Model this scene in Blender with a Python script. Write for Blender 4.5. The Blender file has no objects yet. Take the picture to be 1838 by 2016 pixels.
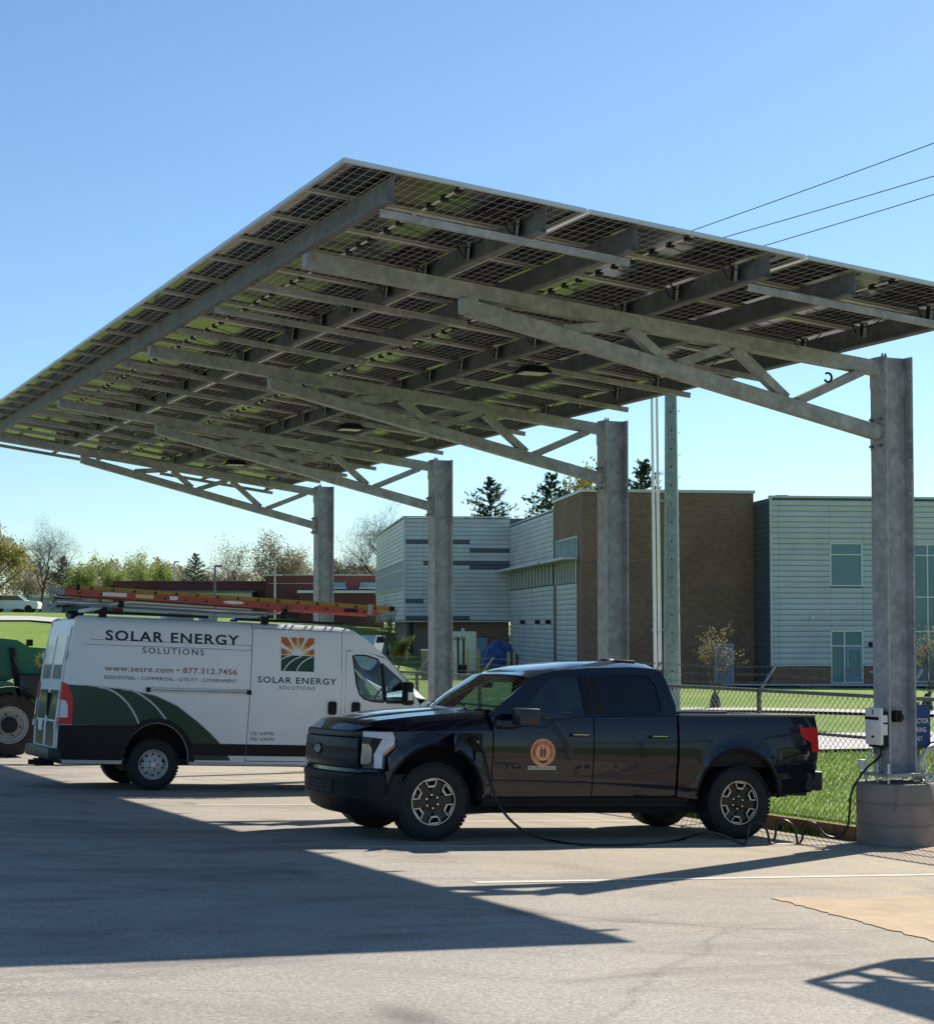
import bpy, bmesh, math, random
import numpy as np
from mathutils import Vector, Matrix
R = math.radians
rnd = random.Random(7)
scn = bpy.context.scene

# ------------------------------------------------------------------ camera
# photograph coordinates used below: 1838 x 2016, focal length 3400, horizon at y = 1230
FOC, PPX, PPY, PITCH, YAW = 3400.0, 919.0, 1082.0, R(2.5), R(23.5)
CAM = Vector((-12.39, -16.31, 2.53)) * 0.96
SX, SY = 0.0435, 0.024                      # fall of the car park along x and y
FW = Vector((math.sin(YAW) * math.cos(PITCH), math.cos(YAW) * math.cos(PITCH), math.sin(PITCH)))
RT = Vector((math.cos(YAW), -math.sin(YAW), 0))
UP = RT.cross(FW)
cd = bpy.data.cameras.new('camera')
cam = bpy.data.objects.new('camera', cd)
scn.collection.objects.link(cam)
cam.location = CAM
cam.rotation_euler = (R(90) + PITCH, 0, -YAW)
cd.sensor_fit = 'HORIZONTAL'
cd.sensor_width = 36
cd.lens = FOC / 1838 * 36
cd.shift_y = (PPY - 1008) / 1838
cd.clip_end = 6000
scn.camera = cam

# ------------------------------------------------------------------ light
SUN = Vector((6.59, 4.01, 5.5)).normalized()
w = bpy.data.worlds.new('World')
scn.world = w
w.use_nodes = True
nt = w.node_tree
sky = nt.nodes.new('ShaderNodeTexSky')
sky.sky_type = 'NISHITA'
sky.sun_disc = False
sky.sun_elevation = math.asin(SUN.z)
sky.sun_rotation = math.atan2(SUN.x, SUN.y)
sky.altitude = 200
sky.air_density = 1.0
sky.dust_density = 0.25
sky.ozone_density = 2.2
bg = nt.nodes['Background']
bg.inputs[1].default_value = 0.082
tint = nt.nodes.new('ShaderNodeMix'); tint.data_type = 'RGBA'; tint.blend_type = 'MULTIPLY'; tint.inputs[0].default_value = 1.0
tint.inputs[7].default_value = (0.79, 0.96, 1.06, 1)          # clear deep blue air, the same over the whole sky
nt.links.new(sky.outputs[0], tint.inputs[6]); nt.links.new(tint.outputs[2], bg.inputs[0])
sl = bpy.data.lights.new('sun', 'SUN')
sun = bpy.data.objects.new('sun', sl)
scn.collection.objects.link(sun)
sl.energy = 5.0
sl.angle = R(0.53)
sl.color = (1.0, 0.93, 0.82)
sun.rotation_euler = (-SUN).to_track_quat('-Z', 'Y').to_euler()
scn.view_settings.view_transform = 'Standard'
scn.view_settings.look = 'None'
scn.view_settings.exposure = 0.66
scn.view_settings.gamma = 1.0
scn.cycles.caustics_reflective = False
scn.cycles.caustics_refractive = False

# ------------------------------------------------------------------ helpers
def ray(px, py): return FW + RT * ((px - PPX) / FOC) - UP * ((py - PPY) / FOC)
def at(px, py, depth): return CAM + ray(px, py) * depth
def hit(px, py, n, c):
    r = ray(px, py); n = Vector(n)
    return CAM + r * ((c - n.dot(CAM)) / n.dot(r))
def on_lot(px, py, dz=0.0): return hit(px, py, (SX, SY, 1), dz)
def on_y(px, py, y): return hit(px, py, (0, 1, 0), y)
def on_x(px, py, x): return hit(px, py, (1, 0, 0), x)
def lot(x, y): return -(SX * x + SY * y)
def plan(px, depth):
    p = CAM + (Vector((FW.x, FW.y, 0)).normalized() + RT * ((px - PPX) / FOC)) * depth
    return p.x, p.y

class MB:
    def __init__(s): s.v = []; s.f = []
    def add(s, vs, fs):
        n = len(s.v); s.v += [tuple(p) for p in vs]; s.f += [tuple(i + n for i in f) for f in fs]; return s
    def box(s, x0, x1, y0, y1, z0, z1):
        return s.add([(x, y, z) for z in (z0, z1) for x, y in ((x0, y0), (x1, y0), (x1, y1), (x0, y1))],
                     [(3, 2, 1, 0), (4, 5, 6, 7), (0, 1, 5, 4), (1, 2, 6, 5), (2, 3, 7, 6), (3, 0, 4, 7)])
    def bevbox(s, x0, x1, y0, y1, z0, z1, b):
        bm = bmesh.new()
        m = MB().box(x0, x1, y0, y1, z0, z1)
        vs = [bm.verts.new(v) for v in m.v]
        for f in m.f: bm.faces.new([vs[i] for i in f])
        bmesh.ops.bevel(bm, geom=bm.edges[:], offset=b, segments=2, affect='EDGES', profile=0.5)
        return s.addbm(bm)
    def addbm(s, bm):
        bm.verts.index_update()
        s.add([v.co[:] for v in bm.verts], [[v.index for v in f.verts] for f in bm.faces]); bm.free(); return s
    def beam(s, a, b, wd, ht, up=(0, 0, 1)):
        a = Vector(a); b = Vector(b); d = (b - a).normalized(); sd = d.cross(Vector(up))
        if sd.length < 1e-4: sd = d.cross(Vector((1, 0, 0)))
        sd.normalize(); u = sd.cross(d)
        q = [sd * (i * wd / 2) + u * (j * ht / 2) for i, j in ((-1, -1), (1, -1), (1, 1), (-1, 1))]
        return s.add([a + o for o in q] + [b + o for o in q],
                     [(3, 2, 1, 0), (4, 5, 6, 7), (0, 1, 5, 4), (1, 2, 6, 5), (2, 3, 7, 6), (3, 0, 4, 7)])
    def tube(s, pts, r, n=8, cap=True):
        pts = [Vector(p) for p in pts]; rs = r if isinstance(r, (list, tuple)) else [r] * len(pts)
        ring = []; sd = None
        for i, p in enumerate(pts):
            d = (pts[min(i + 1, len(pts) - 1)] - pts[max(i - 1, 0)]).normalized()
            if sd is None:
                sd = d.cross(Vector((0, 0, 1)))
                if sd.length < 1e-3: sd = d.cross(Vector((1, 0, 0)))
            else: sd = sd - d * sd.dot(d)
            sd.normalize(); u = sd.cross(d)
            ring.append([p + (sd * math.cos(6.28318 * k / n) + u * math.sin(6.28318 * k / n)) * rs[i] for k in range(n)])
        fs = [(i * n + k, i * n + (k + 1) % n, (i + 1) * n + (k + 1) % n, (i + 1) * n + k) for i in range(len(pts) - 1) for k in range(n)]
        if cap: fs += [tuple(range(n))[::-1], tuple((len(pts) - 1) * n + k for k in range(n))]
        return s.add([p for rr in ring for p in rr], fs)
    def lathe(s, prof, n=32, axis='z', c=(0, 0, 0)):
        vs = []
        for r, h in prof:
            for k in range(n):
                a = 6.283185 * k / n; x, y = r * math.cos(a), r * math.sin(a)
                vs.append({'z': (c[0] + x, c[1] + y, c[2] + h), 'y': (c[0] + x, c[1] + h, c[2] + y), 'x': (c[0] + h, c[1] + x, c[2] + y)}[axis])
        m = len(prof)
        fs = [(i * n + k, i * n + (k + 1) % n, (i + 1) * n + (k + 1) % n, (i + 1) * n + k) for i in range(m - 1) for k in range(n)]
        return s.add(vs, fs)
    def grid(s, fn, nu, nv):
        vs = [fn(i / nu, j / nv) for i in range(nu + 1) for j in range(nv + 1)]
        return s.add(vs, [(i * (nv + 1) + j, (i + 1) * (nv + 1) + j, (i + 1) * (nv + 1) + j + 1, i * (nv + 1) + j + 1) for i in range(nu) for j in range(nv)])
    def prism(s, poly, axis, a, b):
        """outline (two coordinates) extruded from a to b along axis"""
        def P(p, t): return {'x': (t, p[0], p[1]), 'y': (p[0], t, p[1]), 'z': (p[0], p[1], t)}[axis]
        n = len(poly)
        return s.add([P(p, a) for p in poly] + [P(p, b) for p in poly],
                     [tuple(range(n)), tuple(range(2 * n - 1, n - 1, -1))] + [(i, i + n, (i + 1) % n + n, (i + 1) % n) for i in range(n)])

def mesh_of(name, mb, mat, smooth=None):
    me = bpy.data.meshes.new(name)
    me.from_pydata(mb.v, [], mb.f)
    bm = bmesh.new(); bm.from_mesh(me)
    bmesh.ops.recalc_face_normals(bm, faces=bm.faces[:])
    bm.to_mesh(me); bm.free()
    if smooth is not None:
        me.polygons.foreach_set('use_smooth', [True] * len(me.polygons))
        me.set_sharp_from_angle(angle=R(smooth))
    if mat: me.materials.append(mat)
    return me
def link(name, data, parent=None, loc=None, rot=None):
    o = bpy.data.objects.new(name, data); scn.collection.objects.link(o)
    if parent: o.parent = parent
    if loc is not None: o.location = loc
    if rot is not None: o.rotation_euler = rot
    return o
def obj(name, mb, mat, parent=None, smooth=None, loc=None, rot=None):
    return link(name, mesh_of(name, mb, mat, smooth), parent, loc, rot)
def tag(o, label, cat, group=None):
    o['label'] = label; o['category'] = cat
    if group: o['group'] = group
    return o
def thing(name, label, cat, loc=(0, 0, 0), rot=(0, 0, 0), group=None):
    return tag(link(name, None, None, loc, rot), label, cat, group)
def struct(o): o['kind'] = 'structure'; return o
def stuff(o): o['kind'] = 'stuff'; return o

def fill(outer, holes=(), xs=(), zs=()):
    """flat outline with holes in the XZ plane, cut along the given x and z lines"""
    bm = bmesh.new(); ed = []
    for loop in [outer] + list(holes):
        vs = [bm.verts.new((x, 0, z)) for x, z in loop]
        ed += [bm.edges.new((vs[i], vs[(i + 1) % len(vs)])) for i in range(len(vs))]
    bmesh.ops.triangle_fill(bm, edges=ed, use_beauty=True, use_dissolve=False, normal=(0, -1, 0))
    for x in xs: bmesh.ops.bisect_plane(bm, geom=bm.verts[:] + bm.edges[:] + bm.faces[:], plane_co=(x, 0, 0), plane_no=(1, 0, 0))
    for z in zs: bmesh.ops.bisect_plane(bm, geom=bm.verts[:] + bm.edges[:] + bm.faces[:], plane_co=(0, 0, z), plane_no=(0, 0, 1))
    return bm
def plate(outer, warp, thick, holes=(), xs=(), zs=(), mb=None):
    """side panel: outer face on y = warp(x, z), thickness towards +y"""
    bm = fill(outer, holes, xs, zs)
    base = set(bm.verts)
    bmesh.ops.extrude_face_region(bm, geom=bm.faces[:] , use_keep_orig=True)
    for v in bm.verts: v.co.y = warp(v.co.x, v.co.z) + (0 if v in base else thick)
    return (mb or MB()).addbm(bm)
def mirror_y(mb):
    m = MB(); m.v = [(x, -y, z) for x, y, z in mb.v]; m.f = [f[::-1] for f in mb.f]; return m
def arc(cx, cz, r, a0, a1, n, rz=None):
    rz = rz or r
    return [(cx + r * math.cos(R(a0 + (a1 - a0) * i / n)), cz + rz * math.sin(R(a0 + (a1 - a0) * i / n))) for i in range(n + 1)]
def interp(pts, x):
    for (a, b), (c, d) in zip(pts, pts[1:]):
        if x <= c: return b + (d - b) * max(0, (x - a)) / (c - a)
    return pts[-1][1]

def text_mb(s, size, bold=0.0, space=1.0, sx=1.0, align='LEFT'):
    cu = bpy.data.curves.new('t', 'FONT'); cu.body = s; cu.size = size; cu.offset = bold * size; cu.space_character = space
    cu.align_x = align; cu.resolution_u = 3
    o = bpy.data.objects.new('t', cu); scn.collection.objects.link(o)
    bpy.context.view_layer.update()
    me = bpy.data.meshes.new_from_object(o.evaluated_get(bpy.context.evaluated_depsgraph_get()))
    m = MB(); m.v = [(v.co.x * sx, 0, v.co.y) for v in me.vertices]; m.f = [tuple(p.vertices) for p in me.polygons]
    bpy.data.objects.remove(o); bpy.data.curves.remove(cu); bpy.data.meshes.remove(me)
    return m
def width_of(mb): xs = [v[0] for v in mb.v]; return min(xs), max(xs)
def fit_text(s, x0, x1, z0, h, bold, space, warp, eps=-0.004):
    """lettering between x0 and x1 with cap height h on the surface y = warp(x, z)"""
    m = text_mb(s, 1.0, bold, space)
    a, b = width_of(m); zs = [v[2] for v in text_mb('H', 1.0).v]; ch = max(zs) - min(zs)
    k = (x1 - x0) / (b - a); kz = h / ch
    out = []
    for v in m.v:
        x = x0 + (v[0] - a) * k; z = z0 + v[2] * kz
        out.append((x, warp(x, z) + eps, z))
    m.v = out
    return m

# ------------------------------------------------------------------ materials
class NB:
    def __init__(s, name):
        s.m = bpy.data.materials.new(name); s.m.use_nodes = True; s.t = s.m.node_tree; s.b = s.t.nodes['Principled BSDF']
        s.out = s.t.nodes['Material Output']
    def n(s, kind, **kw):
        x = s.t.nodes.new('ShaderNode' + kind)
        for k, v in kw.items():
            if k[0] == 'i' and k[1:].isdigit(): x.inputs[int(k[1:])].default_value = v
            else: setattr(x, k, v)
        return x
    def l(s, a, b): s.t.links.new(a, b)
    def pos(s, obj=True, scale=(1, 1, 1)):
        c = s.n('TexCoord'); mp = s.n('Mapping'); s.l(c.outputs['Object'] if obj else c.outputs['Generated'], mp.inputs[0]); mp.inputs['Scale'].default_value = scale
        return mp.outputs[0]
    def noise(s, vec, scale, det=4, rough=0.6, dist=0.0):
        x = s.n('TexNoise'); s.l(vec, x.inputs['Vector']); x.inputs['Scale'].default_value = scale
        x.inputs['Detail'].default_value = det; x.inputs['Roughness'].default_value = rough; x.inputs['Distortion'].default_value = dist
        return x.outputs['Fac']
    def ramp(s, fac, stops):
        x = s.n('ValToRGB'); s.l(fac, x.inputs[0]); e = x.color_ramp.elements
        while len(e) < len(stops): e.new(0.5)
        for el, (p, c) in zip(e, stops):
            el.position = p; el.color = (c if hasattr(c, '__len__') else (c, c, c)) + ((1,) if not hasattr(c, '__len__') or len(c) == 3 else ())
        return x.outputs[0]
    def mix(s, fac, a, b, mode='MIX'):
        x = s.n('Mix', data_type='RGBA', blend_type=mode)
        for sock, v in ((x.inputs[0], fac), (x.inputs[6], a), (x.inputs[7], b)):
            if hasattr(v, 'links'): s.l(v, sock)
            else: sock.default_value = v if not hasattr(v, '__len__') else tuple(v) + (1,) * (4 - len(v))
        return x.outputs[2]
    def bump(s, h, strength=0.3, dist=0.01):
        x = s.n('Bump'); x.inputs['Strength'].default_value = strength; x.inputs['Distance'].default_value = dist
        s.l(h, x.inputs['Height']); s.l(x.outputs[0], s.b.inputs['Normal'])
    def set(s, color=None, rough=None, metal=None, spec=None, coat=None):
        for k, v in (('Base Color', color), ('Roughness', rough), ('Metallic', metal), ('Specular IOR Level', spec), ('Coat Weight', coat)):
            if v is None: continue
            i = s.b.inputs[k]
            if hasattr(v, 'links'): s.l(v, i)
            else: i.default_value = v if not hasattr(v, '__len__') else tuple(v) + (1,) * (4 - len(v))
        return s
def simple(name, c, rough=0.6, metal=0.0, var=0.15, scale=6.0, bump=0.0, bscale=60.0, spec=None, coat=None):
    b = NB(name); p = b.pos()
    dark = tuple(x * (1 - var) for x in c); lite = tuple(min(1, x * (1 + var)) for x in c)
    b.set(color=b.ramp(b.noise(p, scale), [(0.3, dark), (0.7, lite)]) if var else c, rough=rough, metal=metal, spec=spec, coat=coat)
    if bump: b.bump(b.noise(p, bscale, 3), bump, 0.004)
    return b.m
def galvanised(name, c, metal=0.35, rough=0.5, scale=14):
    b = NB(name); p = b.pos()
    v = b.n('TexVoronoi'); b.l(p, v.inputs['Vector']); v.inputs['Scale'].default_value = scale
    n1 = b.noise(p, 3.0, 5, 0.65, 0.6)
    sp = b.ramp(v.outputs['Color'], [(0.0, 0.82), (1.0, 1.15)])
    base = b.ramp(n1, [(0.25, tuple(x * 0.62 for x in c)), (0.5, c), (0.75, tuple(min(1, x * 1.35) for x in c))])
    st = b.noise(b.pos(scale=(6, 6, 0.5)), 2.0, 4, 0.6)
    base = b.mix(b.ramp(st, [(0.55, 0.0), (0.75, 0.35)]), base, tuple(x * 0.5 for x in c))
    b.set(color=b.mix(1.0, base, sp, 'MULTIPLY'), rough=b.ramp(n1, [(0.3, rough - 0.1), (0.7, rough + 0.15)]), metal=metal)
    b.bump(n1, 0.08, 0.003)
    return b.m
M = {}
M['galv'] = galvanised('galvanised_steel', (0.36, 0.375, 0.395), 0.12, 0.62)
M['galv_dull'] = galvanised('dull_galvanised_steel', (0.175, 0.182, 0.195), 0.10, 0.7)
M['alu'] = simple('anodised_aluminium', (0.62, 0.62, 0.60), 0.4, 0.6, 0.05)
M['black'] = simple('black_plastic', (0.008, 0.008, 0.010), 0.55, 0, 0.2, spec=0.3)
M['black_matt'] = simple('matt_black', (0.01, 0.01, 0.011), 0.8, 0, 0.2)
M['rubber'] = simple('tyre_rubber', (0.014, 0.014, 0.015), 0.75, 0, 0.25, 9, 0.2, 90)
M['trim'] = simple('dark_grey_trim', (0.018, 0.020, 0.023), 0.45, 0, 0.2)
M['chrome'] = simple('chrome', (0.75, 0.75, 0.75), 0.12, 1.0, 0)
M['steel'] = simple('bright_steel', (0.6, 0.6, 0.6), 0.35, 0.8, 0.1)
M['wheel_black'] = simple('gloss_black_wheel', (0.008, 0.008, 0.009), 0.25, 0, 0)
M['wheel_face'] = simple('machined_aluminium', (0.62, 0.61, 0.60), 0.32, 0.7, 0.05)
M['navy'] = simple('deep_navy_paint', (0.003, 0.0055, 0.016), 0.25, 0.0, 0, coat=1.0)
M['navy'].node_tree.nodes['Principled BSDF'].inputs['Specular IOR Level'].default_value = 0.1
M['navy'].node_tree.nodes['Principled BSDF'].inputs['Coat Roughness'].default_value = 0.06
M['vanwhite'] = simple('white_van_paint', (0.82, 0.82, 0.82), 0.4, 0, 0.03, 3, coat=0.3)
M['vanwhite'].node_tree.nodes['Principled BSDF'].inputs['Coat Roughness'].default_value = 0.15
M['dkgreen'] = simple('dark_green_vinyl', (0.006, 0.045, 0.022), 0.35, 0, 0.1)
M['orange'] = simple('orange_vinyl', (0.55, 0.13, 0.015), 0.4, 0, 0.05)
M['amber'] = simple('amber_vinyl', (0.66, 0.30, 0.04), 0.4, 0, 0.05)
M['yellow'] = simple('pale_yellow_vinyl', (0.74, 0.52, 0.20), 0.4, 0, 0.05)
M['whitevinyl'] = simple('white_vinyl', (0.75, 0.76, 0.75), 0.4, 0, 0)
M['inknavy'] = simple('dark_navy_lettering', (0.008, 0.018, 0.028), 0.4, 0, 0)
M['inkgreen'] = simple('dark_green_lettering', (0.005, 0.022, 0.018), 0.4, 0, 0)
M['inkbrown'] = simple('brown_lettering', (0.27, 0.115, 0.07), 0.4, 0, 0)
M['red'] = simple('red_lamp_lens', (0.62, 0.006, 0.010), 0.3, 0, 0.05)
M['lamp'] = simple('frosted_lamp_lens', (0.55, 0.60, 0.68), 0.25, 0, 0.05, coat=1.0)
M['lampglass'] = simple('clear_lamp_reflector', (0.32, 0.30, 0.26), 0.2, 0.5, 0.3, 12)
M['amberlens'] = simple('amber_lamp_lens', (0.75, 0.22, 0.03), 0.3, 0, 0)
M['seat'] = simple('seat_fabric', (0.03, 0.035, 0.045), 0.8, 0, 0.2)
M['lad_red'] = simple('orange_red_fibreglass', (0.40, 0.070, 0.055), 0.5, 0, 0.12, 5)
M['lad_yel'] = simple('yellow_fibreglass', (0.36, 0.20, 0.025), 0.5, 0, 0.12, 5)
M['tele'] = simple('green_machine_paint', (0.010, 0.17, 0.085), 0.38, 0, 0.2, 5)
M['goldstar'] = simple('gold_decal', (0.55, 0.40, 0.08), 0.5, 0, 0.1)
M['ltgrey'] = simple('light_grey_paint', (0.52, 0.52, 0.50), 0.5, 0, 0.15)
M['white'] = simple('white_paint', (0.78, 0.78, 0.76), 0.45, 0, 0.05)
M['bluesign'] = simple('blue_sign_sheet', (0.010, 0.06, 0.20), 0.4, 0, 0.05)
M['timber'] = simple('weathered_timber', (0.24, 0.13, 0.06), 0.85, 0, 0.4, 9, 0.4, 40)
M['cable'] = simple('black_cable', (0.012, 0.012, 0.013), 0.4, 0, 0)
M['polegreen'] = galvanised('weathered_pole_steel', (0.20, 0.27, 0.25), 0.2, 0.55, 20)
M['yellowpaint'] = simple('yellow_bollard_paint', (0.60, 0.42, 0.05), 0.5, 0, 0.15)
M['cream'] = simple('cream_enclosure_paint', (0.62, 0.57, 0.40), 0.5, 0, 0.08)
M['tarp'] = simple('blue_tarpaulin', (0.015, 0.06, 0.22), 0.5, 0, 0.5, 3, 0.8, 5)
M['doorgrey'] = simple('blue_grey_door_paint', (0.25, 0.31, 0.40), 0.5, 0, 0.05)
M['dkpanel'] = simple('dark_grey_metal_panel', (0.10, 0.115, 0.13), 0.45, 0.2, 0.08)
M['bark'] = simple('grey_brown_bark', (0.085, 0.068, 0.052), 0.9, 0, 0.35, 12, 0.5, 50)
M['barkpine'] = simple('pine_bark', (0.07, 0.05, 0.038), 0.9, 0, 0.3, 12)

def panel_metal(name, c):
    b = NB(name); p = b.pos()
    n = b.noise(p, 0.6, 3, 0.5)
    b.set(color=b.ramp(n, [(0.3, tuple(x * 0.9 for x in c)), (0.7, tuple(min(1, x * 1.08) for x in c))]), rough=0.48, metal=0.12)
    b.bump(b.noise(b.pos(scale=(1, 1, 4)), 0.9, 2), 0.10, 0.02)
    return b.m
M['silver'] = panel_metal('silver_metal_cladding', (0.62, 0.605, 0.58))
def brick_mat(name, c1, c2, mort):
    b = NB(name); c = b.n('TexCoord')
    # bricks laid along the wall: use x+y so that both wall directions get courses
    s = b.n('SeparateXYZ'); b.l(c.outputs['Object'], s.inputs[0])
    ad = b.n('Math', operation='ADD'); b.l(s.outputs[0], ad.inputs[0]); b.l(s.outputs[1], ad.inputs[1])
    cm = b.n('CombineXYZ'); b.l(ad.outputs[0], cm.inputs[0]); b.l(s.outputs[2], cm.inputs[1])
    t = b.n('TexBrick'); b.l(cm.outputs[0], t.inputs['Vector']); t.inputs['Scale'].default_value = 1.0
    t.inputs['Brick Width'].default_value = 0.30; t.inputs['Row Height'].default_value = 0.10; t.inputs['Mortar Size'].default_value = 0.012
    t.inputs['Color1'].default_value = c1 + (1,); t.inputs['Color2'].default_value = c2 + (1,); t.inputs['Mortar'].default_value = mort + (1,)
    n = b.noise(c.outputs['Object'], 0.35, 4, 0.6)
    b.set(color=b.mix(1.0, t.outputs[0], b.ramp(n, [(0.3, 0.8), (0.7, 1.15)]), 'MULTIPLY'), rough=0.85)
    b.bump(t.outputs['Fac'], -0.3, 0.01)
    return b.m
M['brick'] = brick_mat('brown_brick', (0.31, 0.155, 0.092), (0.21, 0.108, 0.068), (0.22, 0.16, 0.12))
M['brick_tan'] = brick_mat('pinkish_tan_brick', (0.30, 0.21, 0.165), (0.25, 0.18, 0.145), (0.30, 0.24, 0.2))
M['brick_red'] = brick_mat('red_brick', (0.20, 0.052, 0.042), (0.155, 0.04, 0.034), (0.17, 0.08, 0.07))

def glass_mat(name, tint, alpha, rough=0.02):
    """window glass: tinted, mirror-like at grazing angles"""
    b = NB(name); t = b.t
    tr = b.n('BsdfTransparent'); tr.inputs[0].default_value = tint + (1,)
    gl = b.n('BsdfGlossy'); gl.inputs['Roughness'].default_value = rough; gl.inputs['Color'].default_value = (1, 1, 1, 1)
    fr = b.n('Fresnel'); fr.inputs[0].default_value = 1.5
    mx = b.n('MixShader'); b.l(fr.outputs[0], mx.inputs[0]); b.l(tr.outputs[0], mx.inputs[1]); b.l(gl.outputs[0], mx.inputs[2])
    df = b.n('BsdfDiffuse'); df.inputs[0].default_value = tuple(x * 0.25 for x in tint) + (1,)
    m2 = b.n('MixShader'); m2.inputs[0].default_value = alpha; b.l(mx.outputs[0], m2.inputs[1]); b.l(df.outputs[0], m2.inputs[2])
    b.l(m2.outputs[0], b.out.inputs[0])
    return b.m
M['glass'] = glass_mat('tinted_car_glass', (0.55, 0.68, 0.74), 0.03)  # blue in the tint imitates a bluish reflection on the panes
M['glass_dark'] = glass_mat('privacy_glass', (0.16, 0.19, 0.24), 0.06)
def window_mat():
    b = NB('teal_window_glass'); p = b.pos()
    b.set(color=b.ramp(b.noise(p, 0.25, 2), [(0.3, (0.11, 0.225, 0.25)), (0.7, (0.15, 0.28, 0.30))]), rough=0.06, metal=0.0, spec=0.45)
    return b.m
M['window'] = window_mat()

def concrete_mat(name, c, board=False):
    b = NB(name); p = b.pos()
    n = b.noise(p, 2.2, 6, 0.65); n2 = b.noise(p, 30, 3)
    col = b.ramp(n, [(0.25, tuple(x * 0.7 for x in c)), (0.75, tuple(x * 1.2 for x in c))])
    if board:
        wv = b.n('TexWave', wave_type='BANDS', bands_direction='Z'); b.l(p, wv.inputs[0]); wv.inputs['Scale'].default_value = 1.35; wv.inputs['Distortion'].default_value = 0.6; wv.inputs['Detail'].default_value = 2
        col = b.mix(b.ramp(wv.outputs['Fac'], [(0.0, 0.5), (0.08, 0.0)]), col, tuple(x * 0.5 for x in c))
        st = b.noise(b.pos(scale=(1, 1, 0.35)), 5, 4, 0.7)
        col = b.mix(b.ramp(st, [(0.62, 0.0), (0.72, 0.6)]), col, tuple(x * 0.45 for x in c))
    b.set(color=col, rough=0.9); b.bump(n2, 0.3, 0.004)
    return b.m
M['concrete'] = concrete_mat('formed_concrete', (0.27, 0.245, 0.22), True)
M['path'] = concrete_mat('pale_concrete_paving', (0.50, 0.47, 0.44))
M['patch'] = concrete_mat('tan_dusty_concrete', (0.43, 0.31, 0.19))

def asphalt_mat():
    b = NB('weathered_asphalt'); g = b.n('NewGeometry').outputs['Position']
    def mp(s, r=0.0):
        m = b.n('Mapping'); b.l(g, m.inputs[0]); m.inputs['Scale'].default_value = s; m.inputs['Rotation'].default_value = (0, 0, r); return m.outputs[0]
    base = b.ramp(b.noise(mp((1, 1, 1)), 0.35, 6, 0.62), [(0.25, (0.258, 0.236, 0.203)), (0.5, (0.318, 0.292, 0.253)), (0.78, (0.388, 0.357, 0.310))])
    # fine stone speckle
    sp = b.noise(mp((1, 1, 1)), 42, 3, 0.75)
    base = b.mix(1.0, base, b.ramp(sp, [(0.28, 0.60), (0.5, 1.0), (0.72, 1.45)]), 'MULTIPLY')
    sp2 = b.noise(mp((1, 1, 1)), 140, 2, 0.7)
    base = b.mix(1.0, base, b.ramp(sp2, [(0.3, 0.72), (0.7, 1.30)]), 'MULTIPLY')
    # stains drawn out along the parking bays and wheel tracks
    st = b.noise(mp((0.55, 1.3, 1), 0.25), 0.7, 6, 0.68, 0.9)
    base = b.mix(b.ramp(st, [(0.48, 0.0), (0.72, 0.70)]), base, (0.095, 0.088, 0.080))
    st2 = b.noise(mp((1.6, 0.25, 1), 0.12), 0.7, 4, 0.6, 0.3)
    base = b.mix(b.ramp(st2, [(0.52, 0.0), (0.70, 0.38)]), base, (0.30, 0.28, 0.25))
    sp3 = b.noise(mp((1, 1, 1)), 1.9, 4, 0.7)
    base = b.mix(b.ramp(sp3, [(0.66, 0.0), (0.74, 0.6)]), base, (0.085, 0.075, 0.066))
    # oil drips under the bays and curved tyre scrubs
    od = b.n('TexVoronoi'); b.l(mp((0.9, 0.33, 1)), od.inputs['Vector']); od.inputs['Scale'].default_value = 1.0; od.inputs['Randomness'].default_value = 1.0
    base = b.mix(b.ramp(od.outputs['Distance'], [(0.03, 0.55), (0.16, 0.0)]), base, (0.075, 0.068, 0.062))
    ws = b.n('TexWave', wave_type='RINGS'); b.l(mp((0.12, 0.10, 0), 0.5), ws.inputs[0]); ws.inputs['Scale'].default_value = 2.2; ws.inputs['Distortion'].default_value = 3.0; ws.inputs['Detail'].default_value = 3; ws.inputs['Detail Scale'].default_value = 0.6
    base = b.mix(b.ramp(ws.outputs['Fac'], [(0.88, 0.0), (0.98, 0.10)]), base, (0.12, 0.112, 0.10))
    # dusty ochre wash towards the lawn
    sx = b.n('SeparateXYZ'); b.l(g, sx.inputs[0])
    rr = b.n('MapRange'); b.l(sx.outputs[0], rr.inputs[0]); rr.inputs[1].default_value = -7.5; rr.inputs[2].default_value = -1.5; rr.inputs[3].default_value = 0.0; rr.inputs[4].default_value = 1.0
    du = b.n('Math', operation='MULTIPLY'); b.l(rr.outputs[0], du.inputs[0]); b.l(b.ramp(b.noise(mp((1, 1, 1)), 0.9, 5, 0.65), [(0.3, 0.25), (0.7, 0.85)]), du.inputs[1])
    base = b.mix(du.outputs[0], base, b.mix(1.0, (0.46, 0.37, 0.245), b.ramp(sp, [(0.3, 0.75), (0.7, 1.25)]), 'MULTIPLY'))
    # hairline cracks
    vo = b.n('TexVoronoi', feature='DISTANCE_TO_EDGE'); vo.inputs['Scale'].default_value = 0.13
    wv = b.n('Mix', data_type='VECTOR'); wn = b.n('TexNoise'); b.l(g, wn.inputs[0]); wn.inputs['Scale'].default_value = 1.1; wn.inputs['Detail'].default_value = 5
    wv.inputs[0].default_value = 0.35; b.l(g, wv.inputs[4]); b.l(wn.outputs['Color'], wv.inputs[5]); b.l(wv.outputs[1], vo.inputs['Vector'])
    base = b.mix(b.ramp(vo.outputs['Distance'], [(0.0, 0.22), (0.0016, 0.0)]), base, (0.04, 0.037, 0.034))
    b.set(color=base, rough=0.92, spec=0.25)
    b.bump(b.mix(0.5, sp, sp2), 0.55, 0.006)
    return b.m
M['asphalt'] = asphalt_mat()
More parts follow.
